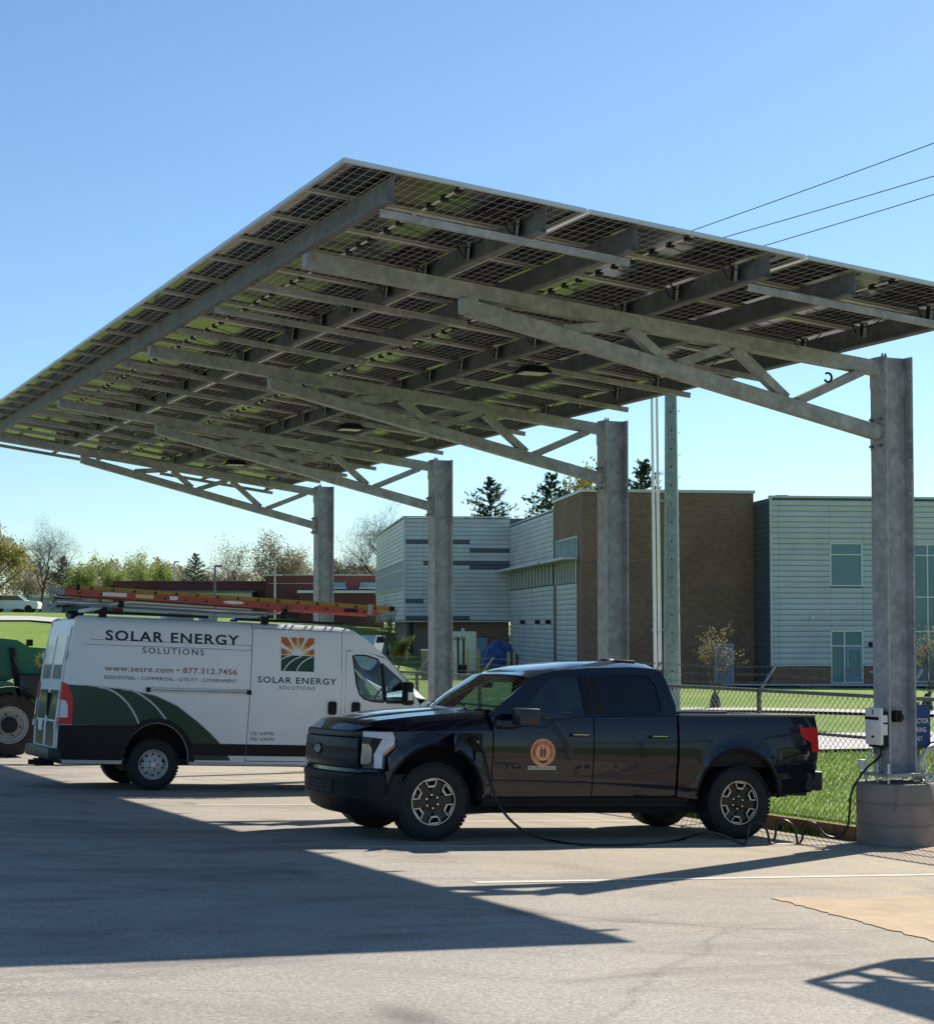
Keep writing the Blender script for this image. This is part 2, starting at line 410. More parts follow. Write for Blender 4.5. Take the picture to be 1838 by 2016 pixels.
def grass_mat():
    b = NB('lawn'); g = b.n('NewGeometry').outputs['Position']
    n = b.noise(g, 0.25, 5, 0.6); n2 = b.noise(g, 9, 4, 0.7); n3 = b.noise(g, 60, 2, 0.7)
    col = b.ramp(n, [(0.22, (0.105, 0.19, 0.020)), (0.48, (0.155, 0.245, 0.028)), (0.66, (0.22, 0.275, 0.05)), (0.82, (0.30, 0.29, 0.10))])
    col = b.mix(1.0, col, b.ramp(n2, [(0.25, 0.62), (0.75, 1.35)]), 'MULTIPLY')
    col = b.mix(1.0, col, b.ramp(n3, [(0.25, 0.7), (0.75, 1.3)]), 'MULTIPLY')
    b.set(color=col, rough=0.9, spec=0.2); b.bump(n3, 0.6, 0.03)
    return b.m
M['grass'] = grass_mat()
def leaf_mat(name, c, tr=0.35):
    b = NB(name); p = b.pos()
    col = b.ramp(b.noise(p, 0.8, 3), [(0.3, tuple(x * 0.6 for x in c)), (0.7, tuple(min(1, x * 1.35) for x in c))])
    d = b.n('BsdfDiffuse'); t = b.n('BsdfTranslucent'); b.l(col, d.inputs[0]); b.l(col, t.inputs[0])
    mx = b.n('MixShader'); mx.inputs[0].default_value = tr; b.l(d.outputs[0], mx.inputs[1]); b.l(t.outputs[0], mx.inputs[2]); b.l(mx.outputs[0], b.out.inputs[0])
    return b.m
M['blade'] = leaf_mat('grass_blade', (0.18, 0.29, 0.032), 0.4)
M['leaf_olive'] = leaf_mat('olive_spring_leaf', (0.29, 0.27, 0.10), 0.5)
M['leaf_green'] = leaf_mat('fresh_green_leaf', (0.26, 0.31, 0.10), 0.5)
M['leaf_tan'] = leaf_mat('tan_budding_leaf', (0.26, 0.24, 0.17), 0.5)
M['leaf_pine'] = leaf_mat('dark_pine_needle', (0.045, 0.08, 0.045), 0.3)
M['leaf_pale'] = leaf_mat('pale_budding_leaf', (0.30, 0.245, 0.14), 0.5)
def line_mat():
    b = NB('worn_white_line_paint'); g = b.n('NewGeometry').outputs['Position']
    n = b.noise(g, 14, 5, 0.7); n2 = b.noise(g, 1.2, 3)
    k = b.n('Math', operation='ADD'); b.l(n, k.inputs[0]); b.l(n2, k.inputs[1])
    b.set(color=b.mix(b.ramp(k.outputs[0], [(0.42, 0.0), (0.60, 1.0)]), (0.22, 0.20, 0.17), (0.62, 0.58, 0.50)), rough=0.85)
    return b.m
M['line'] = line_mat()
def cell_mat():
    b = NB('photovoltaic_cell'); p = b.pos()
    b.set(color=b.ramp(b.noise(p, 1.1, 2), [(0.3, (0.006, 0.007, 0.012)), (0.7, (0.012, 0.012, 0.018))]), rough=0.10, spec=0.32)
    return b.m
M['cell'] = cell_mat()
def sheet_mat():
    b = NB('translucent_rear_glass')
    d = b.n('BsdfDiffuse'); t = b.n('BsdfTranslucent'); d.inputs[0].default_value = (0.6, 0.58, 0.53, 1); t.inputs[0].default_value = (0.52, 0.50, 0.46, 1)
    mx = b.n('MixShader'); mx.inputs[0].default_value = 0.5; b.l(d.outputs[0], mx.inputs[1]); b.l(t.outputs[0], mx.inputs[2]); b.l(mx.outputs[0], b.out.inputs[0])
    return b.m
M['sheet'] = sheet_mat()

# ------------------------------------------------------------------ ground
LOT_X1, LOT_Y1 = 0.03, 30.0
anch = []
for x in (-45, -20, -6):
    for y in (-40, -10, 10, 28): anch.append((x, y, lot(x, y) - 0.05))
for y in (-40, -10, 0, 8, 16, 28): anch.append((0.4, y, lot(0.2, y) + 0.07))
for px, dp, z in ((1500, 37, -.30), (1838, 37, -.25), (1500, 56, -.45), (1838, 56, -.45), (1300, 96, -.84), (1838, 96, -.84), (1000, 112, -.84),
                  (800, 118, -.8), (1500, 160, -1), (2400, 100, -1), (2400, 40, -.3), (0, 60, -.4), (0, 86, 1.15), (0, 110, 2.2), (130, 110, 2.3),
                  (0, 140, 3.4), (100, 150, 3.5), (430, 115, 2.35), (600, 115, 2.35), (690, 112, 0.3), (690, 142, 2.4), (745, 118, -0.1), (745, 150, 1.6), (430, 62, -.6), (600, 62, -.6), (700, 85, -.1),
                  (-600, 60, 0), (-600, 120, 2.5), (300, 170, 3.1), (600, 170, 3.1), (0, 220, 4), (900, 220, 2.0), (1500, 260, 1.0), (-800, 250, 4), (2600, 250, 0)):
    x, y = plan(px, dp); anch.append((x, y, z))
AN = np.array(anch)
_d = np.sqrt(((AN[:, None, :2] - AN[None, :, :2]) ** 2).sum(-1))
_w = np.linalg.solve(_d + np.eye(len(AN)) * -0.3, AN[:, 2])
def rbf(x, y): return float((np.sqrt(((AN[:, :2] - (x, y)) ** 2).sum(-1)) * _w).sum())
def terrain(x, y):
    if x < LOT_X1 and -46 < x and -41 < y < LOT_Y1: return lot(x, y) - 0.05
    if x < 4.3 and -41 < y < 0.5: return lot(x, y) - 0.05
    r = math.hypot(x + 12, y + 16); z = rbf(x, y)
    if r > 250: z = z + (2.0 - z) * min(1, (r - 250) / 250)
    if 0.03 <= x < 3.0 and y < LOT_Y1 and y > -41:
        k = (x - 0.03) / 3.0; z = (lot(0.2, y) + 0.07) * (1 - k) + z * k
    return z
gx = [-1800, -1200, -700, -450, -300, -220, -160, -120, -90, -70, -55, -46.2, -46] + list(np.arange(-44, 0, 2)) + [-0.5, 0.029, 0.05, 0.4, 0.8, 1.4, 2, 3] + list(np.arange(4, 90, 2)) + [94, 100, 110, 120, 135, 150, 175, 200, 250, 320, 450, 700, 1200, 1800]
gy = [-1800, -900, -400, -200, -100, -60, -41.2, -41] + list(np.arange(-38, 0, 2)) + [0.49, 0.51] + list(np.arange(2, 30, 2)) + [29.9, 30.0, 30.2] + list(np.arange(32, 180, 2.5)) + [190, 200, 215, 230, 250, 275, 300, 350, 420, 520, 700, 1000, 1400, 1900]
mb = MB()
mb.v = [(x, y, terrain(x, y)) for x in gx for y in gy]
ny = len(gy)
mb.f = [(i * ny + j, (i + 1) * ny + j, (i + 1) * ny + j + 1, i * ny + j + 1) for i in range(len(gx) - 1) for j in range(ny - 1)]
struct(obj('ground', mb, M['grass'], smooth=60))
mb = MB(); mb.grid(lambda u, v: (-45.9 + (LOT_X1 + 45.9) * u, -40.9 + 70.8 * v, lot(-45.9 + (LOT_X1 + 45.9) * u, -40.9 + 70.8 * v)), 12, 12)
lotobj = struct(obj('parking_lot', mb, M['asphalt']))

def drape(name, left, right, mat, lift, n=40, fn=terrain):
    """ribbon between two plan polylines laid on the terrain"""
    def samp(pl, t):
        k = t * (len(pl) - 1); i = min(int(k), len(pl) - 2); f = k - i
        return pl[i][0] + (pl[i + 1][0] - pl[i][0]) * f, pl[i][1] + (pl[i + 1][1] - pl[i][1]) * f
    m = MB()
    def f(u, v):
        a, b = samp(left, u), samp(right, u); x, y = a[0] + (b[0] - a[0]) * v, a[1] + (b[1] - a[1]) * v
        return (x, y, fn(x, y) + lift)
    m.grid(f, n, 8)
    return struct(obj(name, m, mat, smooth=60))
drape('road', [plan(1100, 44.5), plan(1500, 44.3), plan(2600, 44.0)], [plan(1100, 36.5), plan(1500, 36.8), plan(2600, 37.5)], M['path'], 0.07, 60)
drape('path', [plan(1250, 60.5), plan(1500, 59.5), plan(1700, 57.5), plan(2500, 52.0)], [plan(1250, 58.5), plan(1500, 57.3), plan(1700, 55.0), plan(2500, 49.0)], M['path'], 0.09, 60)
drape('entrance_path', [plan(1420, 93.0), plan(1600, 93.5), plan(2300, 94)], [plan(1420, 88.5), plan(1600, 89.0), plan(2300, 88)], M['path'], 0.10, 50)
drape('far_path', [plan(-400, 128), plan(60, 130), plan(160, 124), plan(400, 120), plan(720, 122)], [plan(-400, 118), plan(60, 120), plan(160, 112), plan(400, 112), plan(720, 112)], M['path'], 0.12, 80)

# painted bay lines, dirt patch, timber edging
for i, y in enumerate((-2.72, 0.33, 3.42, 6.15, 9.2, 12.2, 14.4)):
    m = MB(); x0, x1 = -6.2, -0.6
    m.grid(lambda u, v: (x0 + (x1 - x0) * u, y - 0.05 + 0.1 * v, lot(x0 + (x1 - x0) * u, y - 0.05 + 0.1 * v) + 0.004), 8, 1)
    struct(obj('parking_line', m, M['line']))
pts = [(-4.25, -4.07), (-3.7, -4.09), (-3.1, -4.13), (-2.4, -4.16), (-1.4, -4.2), (0.0, -4.2), (0.0, -9.0), (-3.2, -9.0), (-4.7, -7.1), (-4.55, -6.5), (-4.44, -5.6), (-4.36, -4.9)]
jag = []; rj = random.Random(6)
for (ax_, ay_), (bx_, by_) in zip(pts, pts[1:] + pts[:1]):
    L_ = math.hypot(bx_ - ax_, by_ - ay_); n_ = max(1, int(L_ / .06)); nx, ny_ = -(by_ - ay_) / L_, (bx_ - ax_) / L_
    for i in range(n_):
        t = i / n_; w_ = rj.gauss(0, .016); jag.append((ax_ + (bx_ - ax_) * t + nx * w_, ay_ + (by_ - ay_) * t + ny_ * w_))
m = MB(); m.add([(x, y, lot(x, y) + 0.006) for x, y in jag], [tuple(range(len(jag)))])
struct(obj('bare_concrete_patch', m, M['patch']))
m = MB(); m.grid(lambda u, v: (0.0 + 4.0 * u, -14 + 14.45 * v, lot(0.0 + 4.0 * u, -14 + 14.45 * v) + 0.006), 30, 30)
struct(obj('bare_soil', m, M['patch'], smooth=60))
te = thing('timber_edging', 'low weathered timber edging along the lawn behind the pickup', 'edging', (0.02, 0, 0))
for k in range(9):
    y0 = 0.62 + k * 2.44; m = MB()
    m.beam((0, y0, lot(0, y0) + 0.075), (0, y0 + 2.425, lot(0, y0 + 2.425) + 0.075), 0.09, 0.17)
    obj('timber_board', m, M['timber'], te)

# short grass blades on the near lawn
m = MB(); rg = random.Random(3)
for k in range(42000):
    t = rg.random() ** 1.6
    x = 0.12 + t * 15; y = 0.75 + rg.random() * 18 + t * 8; z = terrain(x, y)
    h = 0.03 + 0.045 * rg.random(); a = rg.random() * 6.283; b = rg.random() * 6.283; l = 0.04 * rg.random(); wd = 0.012 + 0.006 * t * 3
    dx, dy = math.cos(a) * wd, math.sin(a) * wd
    m.add([(x - dx, y - dy, z - .01), (x + dx, y + dy, z - .01), (x + math.cos(b) * l, y + math.sin(b) * l, z + h)], [(0, 1, 2)])
stuff(obj('grass', m, M['blade']))
bpy.data.objects['grass']['label'] = 'short bright green grass blades on the lawn behind the fence'
bpy.data.objects['grass']['category'] = 'grass'
# weeds along the edging
for i, (y0, y1) in enumerate(((0.9, 2.2), (2.9, 4.4), (4.8, 6.5))):
    m = MB()
    for k in range(260):
        y = y0 + (y1 - y0) * rg.random(); x = -0.05 - 0.16 * rg.random() ** 2; z = lot(x, y)
        a = rg.random() * 6.283; h = 0.03 + 0.09 * rg.random(); l = 0.06 * rg.random()
        m.add([(x - .008, y - .008, z), (x + .008, y + .008, z), (x + math.cos(a) * l, y + math.sin(a) * l, z + h)], [(0, 1, 2)])
    o = stuff(obj('weeds', m, M['blade'])); tag(o, ['small weeds at the timber edging beside the concrete pier', 'weeds along the timber edging behind the pickup tyre', 'weeds along the timber edging behind the pickup bed'][i], 'weeds')

# ------------------------------------------------------------------ solar carport
CX, CY0, CSP, NC = 0.21, 0.19, 6.6, 4
def ztop(x): return 6.265 - 0.097 * (x + 6.66)       # top of purlins
TILT = math.atan(0.097); TWIST = 0.00186; ZR = 5.3
def zroof(x, y): return ztop(x) - TWIST * y * x
PUR = (-6.69, -5.26, -4.35, -2.94, -1.98, -0.53)
MODX = (-7.16, -4.855, -2.55); MODL, MODP, MODW, NMOD, Y0 = 2.284, 1.10, 1.085, 22, -2.20
Y1 = Y0 + NMOD * MODP
cp = thing('solar_carport', 'long galvanised steel carport roofed with solar panels over the parking bays', 'carport', (0, 0, 0))
# columns
mcol = MB()
D2, B2, TF, TW = 0.185, 0.14, 0.022, 0.016
prof = [(-D2, -B2), (-D2 + TF, -B2), (-D2 + TF, -TW / 2), (D2 - TF, -TW / 2), (D2 - TF, -B2), (D2, -B2), (D2, B2), (D2 - TF, B2), (D2 - TF, TW / 2), (-D2 + TF, TW / 2), (-D2 + TF, B2), (-D2, B2)]
mcol.prism(prof, 'z', 0.79, 5.44)
col_me = mesh_of('column', mcol, M['galv'])
bp_me = mesh_of('base_plate', MB().bevbox(-0.30, 0.30, -0.26, 0.26, 0.755, 0.79, 0.004), M['galv'])
st_mes = [mesh_of('stiffener', MB().prism([(sx * (D2 + 0.001), 0.791), (sx * (D2 + 0.11), 0.791), (sx * (D2 + 0.02), 0.97), (sx * (D2 + 0.001), 0.97)], 'y', -0.006, 0.006), M['galv']) for sx in (-1, 1)]
bolts = []
mbolt = MB().lathe([(0, 0.62), (0.014, 0.62), (0.014, 0.73), (0.028, 0.73), (0.028, 0.752), (0.014, 0.752), (0.014, 0.792), (0.028, 0.792), (0.028, 0.815), (0.014, 0.815), (0.014, 0.90), (0, 0.90)], 8)
bolt_me = mesh_of('anchor_bolt', mbolt, M['steel'])
mpier = MB().lathe([(0.432, -1.0), (0.432, 0.0), (0.435, 0.15), (0.432, 0.30), (0.435, 0.45), (0.432, 0.655), (0.415, 0.68), (0.0, 0.68)], 48)
pier_me = mesh_of('concrete_pier', mpier, M['concrete'], 40)
cap_me = mesh_of('bolt', MB().lathe([(0, 0), (0.02, 0), (0.02, 0.02), (0.012, 0.02), (0.012, 0.05), (0, 0.05)], 6), M['galv_dull'])
holes_me = mesh_of('bolt_hole', MB().lathe([(0, -0.006), (0.011, -0.006), (0.011, 0.001), (0, 0.001)], 8, 'x'), M['white'])
# truss pieces (local to a column)
def zc(x): return ztop(x + CX) - 0.235 - 0.078 - ZR          # top chord axis at local x
top_me = mesh_of('truss_arm', MB().beam((-6.93, 0, zc(-6.93)), (-D2 - 0.012, 0, zc(-D2)), 0.15, 0.15), M['galv'])
zl = lambda x: -ZR + 4.58 + (5.61 - 4.58) * (x + D2) / (-5.15 + D2)
ml = MB().beam((-5.20, 0, zl(-5.20)), (-D2 - 0.014, 0, zl(-D2)), 0.15, 0.15)
low_me = mesh_of('bottom_chord', ml, M['galv'])
post_me = mesh_of('end_post', MB().beam((-5.20, 0, zl(-5.20) - 0.06), (-5.20, 0, zc(-5.20) - 0.077), 0.148, 0.16, (1, 0, 0)), M['galv'])
webs = [((-4.15, zl(-4.15) + .07), (-3.48, zc(-3.48) - .07)), ((-3.36, zc(-3.36) - .07), (-2.93, zl(-2.93) + .07)), ((-2.80, zl(-2.80) + .07), (-2.16, zc(-2.16) - .07)),
        ((-2.08, zc(-2.08) - .07), (-1.42, zl(-1.42) + .07)), ((-1.28, zl(-1.28) + .07), (-0.42, zc(-0.42) - .07))]
web_mes = [mesh_of('web_member', MB().beam((a[0], 0, a[1]), (b[0], 0, b[1]), 0.10, 0.095), M['galv']) for a, b in webs]
plate_mes = [mesh_of('connection_plate', q_, M['galv']) for q_ in (MB().box(-D2 - 0.012, -D2 - 0.001, -0.135, 0.135, zl(-D2) - 0.19, zl(-D2) + 0.19), MB().box(-D2 - 0.012, -D2 - 0.001, -0.135, 0.135, zc(-D2) - 0.22, zc(-D2) + 0.09))]
mhook = MB().tube([(0.05 * math.cos(a), 0, 0.05 * math.sin(a)) for a in np.linspace(-2.6, 2.2, 14)], 0.013, 6)
for k in range(NC):
    y = CY0 + CSP * k; gz = lot(CX, y)
    c = link('column', col_me, cp, (CX, y, 0))
    link('base_plate', bp_me, c); [link('stiffener', q_, c) for q_ in st_mes]
    for bx, by in ((-.25, -.2), (.25, -.2), (-.25, .2), (.25, .2), (-.25, 0), (.25, 0)): link('anchor_bolt', bolt_me, c, (bx, by, 0))
    link('concrete_pier', pier_me, c)
    for z in (5.2, 4.5, 4.28, 3.9): link('bolt_hole', holes_me, c, (D2 - TF - 0.0005, -0.11, z))
    for bx in (-0.1, -0.06): link('bolt', cap_me, c, (bx, 0.03, 5.44))
    a = link('truss_arm', top_me, cp, (CX, y, ZR), (0, TWIST * y, 0))
    link('bottom_chord', low_me, a); link('end_post', post_me, a); [link('connection_plate', pm_, a) for pm_ in plate_mes]
    for wme in web_mes: link('web_member', wme, a)
    for bx, bz in ((-0.07, zl(-D2) + 0.15), (0.09, zl(-D2) + 0.15), (-0.07, zl(-D2) - 0.15), (0.09, zl(-D2) - 0.15)):
        link('bolt', cap_me, a, (-D2 - 0.01, bx, bz), (0, R(-90), 0))
# purlins: zee sections 235 deep
for i, x in enumerate(PUR):
    zt = ztop(x); sgn = 1
    pr = [(-0.0, 0), (0.07, 0), (0.07, -0.02), (0.066, -0.02), (0.066, -0.004), (0.004, -0.004), (0.004, -0.235), (-0.07, -0.235), (-0.07, -0.215), (-0.066, -0.215), (-0.066, -0.231), (0, -0.231)]
    ct, sn = math.cos(TILT), math.sin(TILT)
    pr = [(x + a * ct + b * sn * 0, zt - a * sn + b) for a, b in pr]
    m = MB().prism(pr, 'y', Y0 + 0.06, Y1 - 0.06)
    m.v = [(vx, vy, vz - TWIST * vy * x) for vx, vy, vz in m.v]
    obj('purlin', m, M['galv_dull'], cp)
# cross channels between the purlins, three per bay and one at each end
chan = []
def channel(x0, x1, y, open_=1):
    zb = lambda x: zroof(x, y) - 0.238
    m = MB(); a = Vector((x0, y, zb(x0) - 0.035)); b = Vector((x1, y, zb(x1) - 0.035))
    m.beam(a, b, 0.006, 0.065)
    for s in (-1, 1): m.beam(a + Vector((0, open_ * 0.024, s * 0.030)), b + Vector((0, open_ * 0.024, s * 0.030)), 0.042, 0.005)
    obj('cross_channel', m, M['galv'], cp)
ys = [Y0 + 0.32]
for k in range(NC):
    for j in ((1, 2, 3) if k < NC - 1 else ()): ys.append(CY0 + CSP * (k + j / 4))
ys.append(Y1 - 0.32)
for y in ys:
    channel(-6.72, -4.28, y); channel(-3.0, -0.42, y + 0.02)
# solar panels
mc = MB(); hx = (MODL - 0.05 - 0.03) / 24; hy = (MODW - 0.04) / 6
for i in range(24):
    x0 = 0.025 + i * hx + (0.03 if i >= 12 else 0)
    for j in range(6):
        y0 = 0.02 + j * hy
        mc.add([(x0 + .0030, y0 + .0040, 0), (x0 + hx - .0030, y0 + .0040, 0), (x0 + hx - .0030, y0 + hy - .0040, 0), (x0 + .0030, y0 + hy - .0040, 0)], [(3, 2, 1, 0)])
cell_me = mesh_of('cell_grid', mc, M['cell'])
sheet_me = mesh_of('solar_panel', MB().box(0.01, MODL - 0.01, 0.01, MODW - 0.01, 0.003, 0.007), M['sheet'])
mf = MB()
mf.box(0, MODL, 0, 0.012, -0.028, 0.009).box(0, MODL, MODW - 0.012, MODW, -0.028, 0.009).box(0, 0.012, 0.012, MODW - 0.012, -0.028, 0.009).box(MODL - 0.012, MODL, 0.012, MODW - 0.012, -0.028, 0.009)
mf.box(0.0, MODL, 0.012, 0.034, -0.030, -0.0275).box(0.0, MODL, MODW - 0.034, MODW - 0.012, -0.030, -0.0275)
mf.box(0.012, 0.03, 0.034, MODW - 0.034, -0.030, -0.0275).box(MODL - 0.03, MODL - 0.012, 0.034, MODW - 0.034, -0.030, -0.0275)
frame_me = mesh_of('frame', mf, M['alu'])
xm = 0.025 + 12 * hx + 0.015
jb_me = mesh_of('junction_box', MB().bevbox(xm - 0.028, xm + 0.028, -0.04, 0.04, -0.022, -0.001, 0.004), M['black'])
oc = MB()
rc = random.Random(5)
for fy in (0.28, 0.6):
    pts = [(1.86 + 0.1 * math.sin(t * 3 + fy * 9), MODW * fy + 0.22 * t, -0.03 - 0.10 * math.sin(math.pi * t) - 0.02 * rc.random()) for t in np.linspace(0, 1, 10)]
    oc.tube(pts, 0.006, 5)
oc.tube([(xm, MODW * 0.5, -0.02), (1.4, MODW * 0.52, -0.05), (1.7, MODW * 0.55, -0.035), (1.93, MODW * 0.5, -0.10)], 0.005, 5)
wire_me = mesh_of('wiring', oc, M['cable'])
om = MB().bevbox(1.865, 1.90, MODW * 0.5 - 0.02, MODW * 0.5 + 0.075, -0.20, -0.06, 0.006)
opt_me = mesh_of('optimiser_box', om, M['black'])
brk_me = mesh_of('optimiser_bracket', MB().box(1.858, 1.862, MODW * .5 - .055, MODW * .5 + .0, -0.23, -0.07), M['galv'])
rv = random.Random(11)
for i, x in enumerate(MODX):
    for j in range(NMOD):
        o = link('solar_panel', sheet_me, cp, (x, Y0 + 0.0075 + MODP * j, zroof(x, Y0 + MODP * j) + 0.033), (-TWIST * (x + 1.1), TILT + TWIST * (Y0 + MODP * j), 0))
        stuff(link('cell_grid', cell_me, o))
        link('frame', frame_me, o); [link('junction_box', jb_me, o, (0, MODW * fy, 0)) for fy in (0.2, 0.5, 0.8)]; link('wiring', wire_me, o)
        link('optimiser_box', opt_me, o); link('optimiser_bracket', brk_me, o)
# shackle hung at the near truss
obj('shackle', mhook, M['black'], cp, 50, (-0.72, CY0 - 0.10, 5.15))
# floodlights hung under the roof
fl_m = MB().add([(x, y, z) for x, y, z in ((-.2, -.16, 0), (.2, -.16, 0), (.2, .16, 0), (-.2, .16, 0), (-.13, -.1, .09), (.13, -.1, .09), (.13, .1, .09), (-.13, .1, .09))],
               [(3, 2, 1, 0), (4, 5, 6, 7), (0, 1, 5, 4), (1, 2, 6, 5), (2, 3, 7, 6), (3, 0, 4, 7)])
for k, (y, lb) in enumerate(((3.4, 'black floodlight with pale lens under the roof between the two nearest columns'), (10.1, 'black floodlight under the roof between the second and third columns'), (16.7, 'black floodlight under the roof between the two farthest columns'))):
    zf = 5.53
    t = thing('floodlight', lb, 'floodlight', (-2.70, y + 0.05, zf), (0, 0, 0), 'floodlights under the carport roof')
    obj('housing', fl_m, M['black'], t)
    obj('lens', MB().box(-.17, .17, -.13, .13, -0.006, -0.001), M['ltgrey'], t)
    obj('bracket', MB().tube([(0, 0, .09), (0, 0, .24)], 0.012, 6).box(-.3, .3, -.02, .02, .235, .25), M['galv_dull'], t)

# ------------------------------------------------------------------ wheels (shared builder)
def tyre_mesh(rad, rim, wd, blocks=56):
    m = MB(); h = wd / 2
    m.lathe([(rim - 0.012, -h + 0.03), (rim, -h + 0.012), (rim + 0.02, -h), (rim + (rad - rim) * 0.5, -h - 0.008), (rad - 0.035, -h + 0.004), (rad - 0.012, -h + 0.028),
             (rad - 0.008, 0), (rad - 0.012, h - 0.028), (rad - 0.035, h - 0.004), (rim + (rad - rim) * .5, h + 0.008), (rim + 0.02, h), (rim, h - .012), (rim - 0.012, h - 0.03)], 64, 'y')
    for k in range(blocks):
        a = 6.28318 * k / blocks
        for j, (y0, y1, ph) in enumerate(((-h + 0.006, -h * .45, 0), (-h * .38, -0.01, .5), (0.01, h * .38, 0), (h * .45, h - 0.006, .5))):
            a0 = a + ph * 6.28318 / blocks; a1 = a0 + 6.28318 / blocks * 0.72
            r0, r1 = rad - 0.02, rad
            q = []
            for aa in (a0, a1):
                for rr in (r0, r1):
                    for yy in (y0, y1): q.append((rr * math.cos(aa), yy, rr * math.sin(aa)))
            m.add(q, [(0, 1, 3, 2), (4, 6, 7, 5), (0, 2, 6, 4), (1, 5, 7, 3), (2, 3, 7, 6)])
    return mesh_of('tyre', m, M['rubber'], 35)
TY = tyre_mesh(0.405, 0.243, 0.27)
# black dished wheel with six windows outlined in machined metal
mw = MB()
mw.lathe([(0.245, 0.10), (0.245, -0.115), (0.232, -0.118), (0.222, -0.085), (0.205, -0.02), (0.0, -0.02)], 48, 'y')
mw.lathe([(0.0, -0.088), (0.045, -0.088), (0.055, -0.075), (0.10, -0.07), (0.115, -0.055), (0.115, 0)], 32, 'y')
for k in range(6):
    a = R(90 + 60 * k + 30)
    ca, sa = math.cos(a), math.sin(a)
    def P(r, t, y): return (r * ca - t * sa, y, r * sa + t * ca)
    mw.add([P(.09, -.05, -.068), P(.09, .05, -.068), P(.225, .062, -.082), P(.225, -.062, -.082), P(.09, -.05, -.03), P(.09, .05, -.03), P(.225, .062, -.03), P(.225, -.062, -.03)],
           [(0, 1, 2, 3), (0, 4, 5, 1), (1, 5, 6, 2), (3, 2, 6, 7), (0, 3, 7, 4)])
WH = mesh_of('wheel', mw, M['wheel_black'], 35)
mfz = MB()
mfz.lathe([(0.234, -0.122), (0.246, -0.122), (0.246, -0.112), (0.234, -0.112)], 64, 'y')
for k in range(6):
    a = R(90 + 60 * k); ca, sa = math.cos(a), math.sin(a)
    def P(t, r, y): return (r * ca - t * sa, y, r * sa + t * ca)
    def quad(pts, y0=-.108, y1=-.095):
        n = len(pts); mfz.add([P(t, r, y0) for t, r in pts] + [P(t, r, y1) for t, r in pts], [tuple(range(n))] + [(i, (i + 1) % n, (i + 1) % n + n, i + n) for i in range(n)])
    quad([(-.074, .224), (-.062, .226), (-.032, .160), (-.036, .150)])
    quad([(.074, .224), (.062, .226), (.032, .160), (.036, .150)])
    quad([(-.034, .148), (.034, .148), (.032, .166), (-.032, .166)])
    quad([(-.048, .215), (.048, .215), (.054, .232), (-.054, .232)])
FZ = mesh_of('machined_face', mfz, M['wheel_face'])
LN = mesh_of('lug_nut', MB().lathe([(0, -.092), (.010, -.092), (.012, -.085), (.012, -.06)], 6, 'y'), M['chrome'])
CAPM = mesh_of('centre_cap', MB().lathe([(0, -.094), (.028, -.094), (.033, -.088), (.033, -.07)], 20, 'y'), M['trim'])
def truck_wheel(parent, loc, flip):
    w_ = link('wheel', WH, parent, loc, (0, R(rnd.uniform(-20, 20)), R(180) if flip else 0))
    link('tyre', TY, w_); link('machined_face', FZ, w_); link('centre_cap', CAPM, w_)
    for k in range(6):
        a = R(60 * k + 30); link('lug_nut', LN, w_, (.068 * math.cos(a), 0, .068 * math.sin(a)))

# ------------------------------------------------------------------ pickup truck (front at x = 0, near side at -y)
TX0, TYC = -6.033, 1.87
trk = thing('pickup_truck', 'dark navy crew cab pickup truck plugged in to charge, round seal on its door', 'pickup truck',
            (TX0, TYC, lot(TX0, TYC)), (-math.atan(SY), math.atan(SX), 0))
AX = (0.95, 4.646)
def hw(u, z):
    if z < 0.95: h = 1.0 - 0.05 * ((0.95 - z) / 0.5) ** 2
    elif z < 1.3: h = 1.0 - 0.030 * ((z - 0.95) / 0.35) ** 2
    else: h = 0.97 - 0.17 * ((z - 1.3) / 0.55) ** 1.15
    if u < 0.75: h -= 0.035 * ((0.75 - u) / 0.5) ** 2
    h -= 0.010 * math.exp(-((z - 0.74) / 0.05) ** 2) if 1.5 < u < 5.6 else 0      # crease along the doors
    for a in AX:
        d = math.hypot(u - a, z - 0.44)
        if z > 0.40: h += 0.028 * math.exp(-((d - 0.55) / 0.07) ** 2)
    return h
tw = lambda u, z: -hw(u, z)
GX = [i * 0.085 for i in range(1, 70)]; GZ = [0.45 + 0.075 * i for i in range(20)]
def tpanel(name, outer, mat, holes=(), thick=0.03, both=True, parent=trk):
    m = plate(outer, tw, thick, holes, GX, GZ)
    r = obj(name, m, mat, parent, 30)
    if both: obj(name, mirror_y(m), mat, parent, 30)
    return r
archF = arc(0.96, 0.44, 0.525, 0, 180, 18, 0.535)       # from rear of arch to front
archR = arc(4.62, 0.44, 0.53, 0, 180, 18, 0.55)
tpanel('front_fender', [(0.505, 1.118), (1.585, 1.150), (1.592, 0.44), (1.490, 0.43)] + archF[1:-1] + [(0.44, 0.50), (0.40, 0.70), (0.435, 0.72), (0.42, 0.86), (0.52, 0.97)], M['navy'])
fd = tpanel('front_door', [(1.600, 0.46), (2.778, 0.47), (2.778, 1.318), (2.62, 1.312), (2.42, 1.286), (2.19, 1.190), (1.84, 1.200), (1.60, 1.225)], M['navy'])
rd = tpanel('rear_door', [(2.790, 0.47), (3.815, 0.48), (3.815, 1.345), (3.52, 1.340), (2.79, 1.318)], M['navy'])
tpanel('rocker_panel', [(1.50, 0.40), (3.99, 0.42), (4.02, 0.455), (1.50, 0.448)], M['black'], both=True)
tpanel('bedside', [(3.845, 0.47)] + [(4.09, 0.44)] + archR[::-1][1:-1] + [(5.15, 0.46), (5.24, 0.505), (5.60, 0.53), (5.64, 0.80), (5.66, 0.975), (5.66, 1.270), (5.645, 1.392), (3.845, 1.362)], M['navy'])
